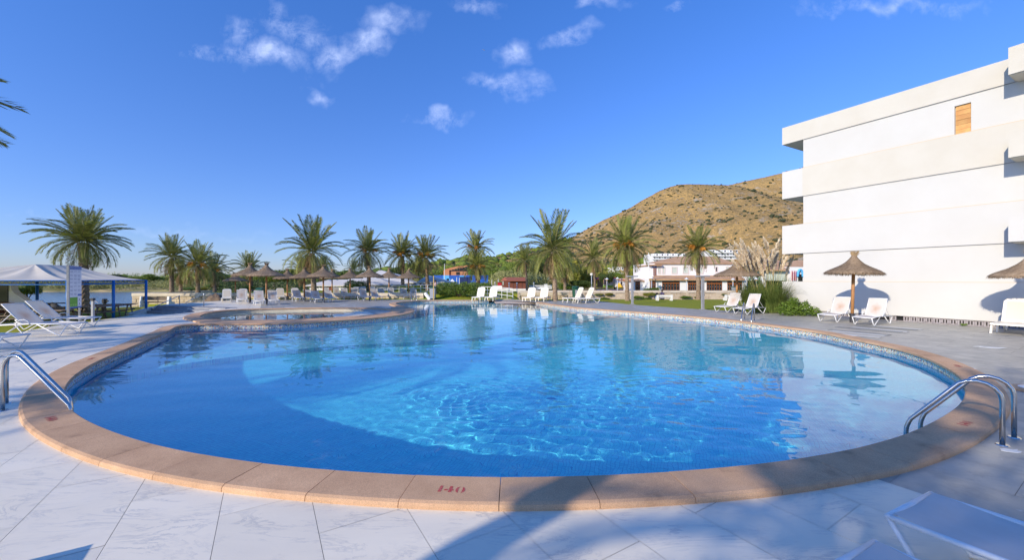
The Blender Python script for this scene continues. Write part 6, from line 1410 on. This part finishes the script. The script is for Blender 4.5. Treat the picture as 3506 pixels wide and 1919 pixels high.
# ------------------------------------------------------------ people (small in the picture)
def person(loc, rz, label, pose='stand', top=(.02,.02,.03), legs=(.05,.06,.10), hair=(.05,.03,.02), top2=None, s=1.0):
    t = thing('person', label, 'person', loc, rz); vv, ee, rr = [], [], []
    def v(x, y, z, r, par=None):
        vv.append((x*s, y*s, z*s)); rr.append(r*s)
        if par is not None: ee.append((par, len(vv)-1))
        return len(vv)-1
    sit = pose == 'sit'; dz = -.42 if sit else 0
    pel = v(0,0,.95+dz,.135); ab = v(0,0,1.1+dz,.125,pel); chst = v(0,.0,1.32+dz,.145,ab); nk = v(0,.01,1.48+dz,.055,chst); hd = v(0,-.02,1.58+dz,.085,nk); v(0,-.02,1.68+dz,.085,hd)
    for q in (-1,1):
        hp = v(q*.10,0,.9+dz,.10,pel)
        if sit: kn = v(q*.12,-.45,.52,.065,hp); an = v(q*.12,-.47,.1,.042,kn); v(q*.12,-.62,.04,.035,an)
        else: kn = v(q*.11,-.02,.5,.065,hp); an = v(q*.12,.02,.09,.042,kn); v(q*.13,-.14,.04,.035,an)
        sh_ = v(q*.19,0,1.40+dz,.06,chst)
        if pose == 'hip' and q == 1: el_ = v(.40,.06,1.18,.042,sh_); wr = v(.20,-.08,1.02,.03,el_)
        elif pose == 'lean' or sit: el_ = v(q*.24,-.14,1.16+dz,.042,sh_); wr = v(q*.16,-.36,1.10+dz,.03,el_)
        else: el_ = v(q*.25,.03,1.14+dz,.042,sh_); wr = v(q*.25,-.06,.90+dz,.03,el_)
        W = Vector(vv[wr])/s; d = (W - Vector(vv[el_])/s).normalized(); pm = W + d*.07; pi_ = v(*pm, .028, wr); side = d.cross(Vector((0,1,0))).normalized()
        for f in range(4): b0 = pm + d*.04 + side*(.022*(f-1.5)); k0 = v(*b0, .0095, pi_); v(*(b0 + d*(.045+.008*(f in (1,2))) + Vector((0,-.012,0))), .008, k0)
        th = v(*(W + d*.03 + side*.045), .011, wr); v(*(W + d*.075 + side*.055), .009, th)
    me = bpy.data.meshes.new('body'); me.from_pydata(vv, ee, []); me.materials.append(skin_mat); o = obj('body', me, t); md = o.modifiers.new('skin', 'SKIN'); o.modifiers.new('sub', 'SUBSURF').render_levels = 1
    for i, r in enumerate(rr): me.skin_vertices[0].data[i].radius = (r, r*.85)
    me.skin_vertices[0].data[0].use_root = True
    mt = M('clothes_' + label[:12].replace(' ', '_'), top, .85, top2, 14) if top2 else M('clothes_' + label[:12].replace(' ', '_'), top, .85)
    MB().lathe([(p[0]*s, (p[1]+dz)*s) for p in ((.19,.82),(.172,.95),(.150,1.1),(.178,1.3),(.205,1.40),(.12,1.47),(.07,1.49))], 16).build('top', mt, t, smooth=True)
    ml = M('trousers', legs, .85)
    for q in (-1,1):
        if sit: MB().tube([(q*.10*s,0,.5*s),(q*.12*s,-.45*s,.54*s),(q*.12*s,-.47*s,.2*s)], [.125*s,.085*s,.07*s], 10).build('trouser_leg', ml, t, smooth=True)
        else: MB().tube([(q*.085*s,0,.93*s),(q*.11*s,-.02*s,.5*s),(q*.12*s,.02*s,.14*s)], [.125*s,.085*s,.062*s], 10).build('trouser_leg', ml, t, smooth=True)
    MB().lathe([(.001,1.79+dz)] + [(.105*math.sin(a_), 1.68+dz+.11*math.cos(a_)) for a_ in (.5,.9,1.3,1.6,2.0)], 14, cy=.02).build('hair', M('hair', hair, .8), t, smooth=True).scale = (s,)*3
    return t
person(Vector(((2267-CX)/F*38, 38, -.76)), R(180), 'woman in a patterned dark vest standing by the lawn bench, hand on hip', 'hip', (.03,.02,.05), (.05,.04,.07), (.12,.06,.03), (.5,.35,.5), .92)
person(Vector(((2249-CX)/F*38, 38, -.80)), R(180), 'man in a pale shirt sitting on the lawn bench', 'sit', (.55,.58,.66), (.2,.2,.25))
person(P(1491,1023,38.4), R(150), 'person in a pale pink shirt leaning over the grey bin by the white fence', 'lean', (.62,.42,.40), (.04,.05,.10))
person(P(2071,985,72), R(10), 'dark dressed person walking by the stall counter', 'stand', (.03,.03,.04), (.03,.03,.04)); person(P(2128,984,72), R(200), 'person bending at the kiosk counter behind the yellow inflatable', 'lean', (.08,.08,.10), (.04,.04,.05))
for i, x in enumerate((2567, 2575, 2584, 2598)): person(P(x, 1001, YR+2.2), R(40*i), ('diner in pink','diner in white','diner in bright blue','diner in pale grey')[i] + ' sitting behind the pavilion glass', 'sit', ((.6,.25,.3),(.7,.7,.7),(.05,.2,.7),(.5,.5,.52))[i])
def hatch_table(x): 
    t = thing('cafe_table', 'small cafe table among the diners behind the pavilion glass', 'table', P(x,1001,YR+2)); MB().lathe([(.35,.72),(.35,.75),(0,.75)], 14).build('table_top', white_paint, t); MB().tube([(0,0,0),(0,0,.73)], .03, 6).build('leg', dark_iron, t)
hatch_table(2580)

# ------------------------------------------------------------ painted depth numbers on the coping
red_num = M('faded_red_paint', (.42,.045,.05), .85, (.50,.22,.16), 60, 4, contrast=(.45,.7))
k = 150/2576; NUM = [[(470,775),(660,780),(715,680),(780,545),(840,425),(700,420),(600,540),(520,690)], [(840,690),(900,640),(960,612),(1110,620),(1060,710)], [(1070,800),(1280,805),(1310,720),(1415,712),(1430,640),(1350,640),(1410,460),(1250,455),(1190,540),(1130,680)],
       [(1650,845),(1550,790),(1530,700),(1560,610),(1660,530),(1860,485),(1760,540),(1700,650),(1670,780)], [(1840,850),(1900,740),(1960,620),(1960,500),(2060,530),(2115,620),(2090,720),(2010,800)]]
def num_pts(z=CT+.003): return [[G(1470+x*k, 1640+y*k, z) for x, y in pg] for pg in NUM]
base_n = num_pts(); cen = G(1470+1280*k, 1640+640*k, CT+.003)
def numerals(pos, ang, nm='painted_number'):
    m_ = MB(); Rm = Matrix.Rotation(ang, 3, 'Z')
    for pg in base_n:
        q = [Rm @ (p-cen) for p in pg]; q = q if sum(q[i-1].x*q[i].y-q[i].x*q[i-1].y for i in range(len(q))) > 0 else q[::-1]; m_.add(q, [tuple(range(len(q)))])
    return m_.build(nm, red_num, pool, loc=(pos.x, pos.y, CT+.003))
def coping_dir(p):
    i = min(range(len(outline)), key=lambda j: (outline[j]-p.xy).length); t = outline[(i+1) % len(outline)] - outline[i-1]; return math.atan2(t.y, t.x), outline[i], Vector((t.y, -t.x)).normalized()
numerals(cen, 0)
for x, y in ((178,1440),(302,1228),(3310,1455),(3284,1256)):
    a_, q, nn = coping_dir(G(x, y, CT)); c_ = q + nn*.2; numerals(Vector((c_.x, c_.y, 0)), a_ - coping_dir(cen)[0])
# round skimmer lid on the right deck and puddle marks
g = G(3478,1340); t = thing('skimmer_lid', 'round sandstone skimmer lid in the deck right of the near ladder', 'lid', (g.x+.35, g.y, 0)); MB().lathe([(.32,-.01),(.32,.035),(.29,.045),(.0,.045)], 28).build('stone_ring', coping_mat, t, smooth=False); MB().lathe([(.2,.046),(.2,.052),(0,.054)], 24).build('plastic_lid', white_paint, t)
pud = M('white_stain', (.66,.66,.63), .5)
dark_tile = M('dark_stone_tile', (.22,.235,.23), .5, (.17,.18,.175), 3, world=True); pale_tile = M('pale_stone_tile', (.52,.52,.50), .5, (.46,.465,.45), 3, world=True)
for i, (x, y, du, pale) in enumerate(((3010,1158,0,1),(3035,1151,.4,0),(3050,1147,.2,1),(3075,1141,.6,0),(3105,1138,.3,1),(3140,1131,.5,0),(3165,1128,.2,1))):
    g = G(x, y); u_, v_ = g.xy.dot(UD), V0 + TW*math.floor((g.xy.dot(VD)-V0)/TW) + (TW/2 if i % 2 else 0); cs = [UD*uu + VD*vv for uu, vv in ((u_,v_),(u_+1.3+du,v_),(u_+1.3+du,v_+.32),(u_,v_+.32))]
    MB().prism([(p.x, p.y) for p in cs], -.004, .004).build('replacement_tile', pale_tile if pale else dark_tile, dk)
rgs = random.Random(12)
for x, y, s in ((3400,1192,.4),(3360,1188,.25),(2920,1150,.3),(3330,1263,.10),(3460,1545,.13),(1000,1054,.5),(1180,1046,.35)):
    g = G(x, y); pg = [(g.x + s*math.cos(a_*.524)*rgs.uniform(.5,1.1), g.y + .45*s*math.sin(a_*.524)*rgs.uniform(.4,1.1)) for a_ in range(12)]
    MB().prism(pg, -.002, .0035).build('stain', pud, dk)
# airplane
pp = P(1656, 170, 2600); t = thing('airplane', 'tiny propeller airplane high in the sky left of the small round cloud', 'airplane', pp, R(60)); MB().lathe([(.05,-9),(.9,-7),(1.1,-2),(1.0,3),(.25,9)], 10).build('fuselage', sign_white, t).rotation_euler = (0, R(90), 0)
MB().box(-2,1.2,-13,13,.1,.35).build('wing', bg_grey, t); MB().box(7.4,8.8,-4,4,.4,.6).build('tailplane', bg_grey, t); MB().box(7,8.8,-.12,.12,.5,3.4).build('tail_fin', sign_white, t)
t.rotation_euler = (R(25), 0, R(60))
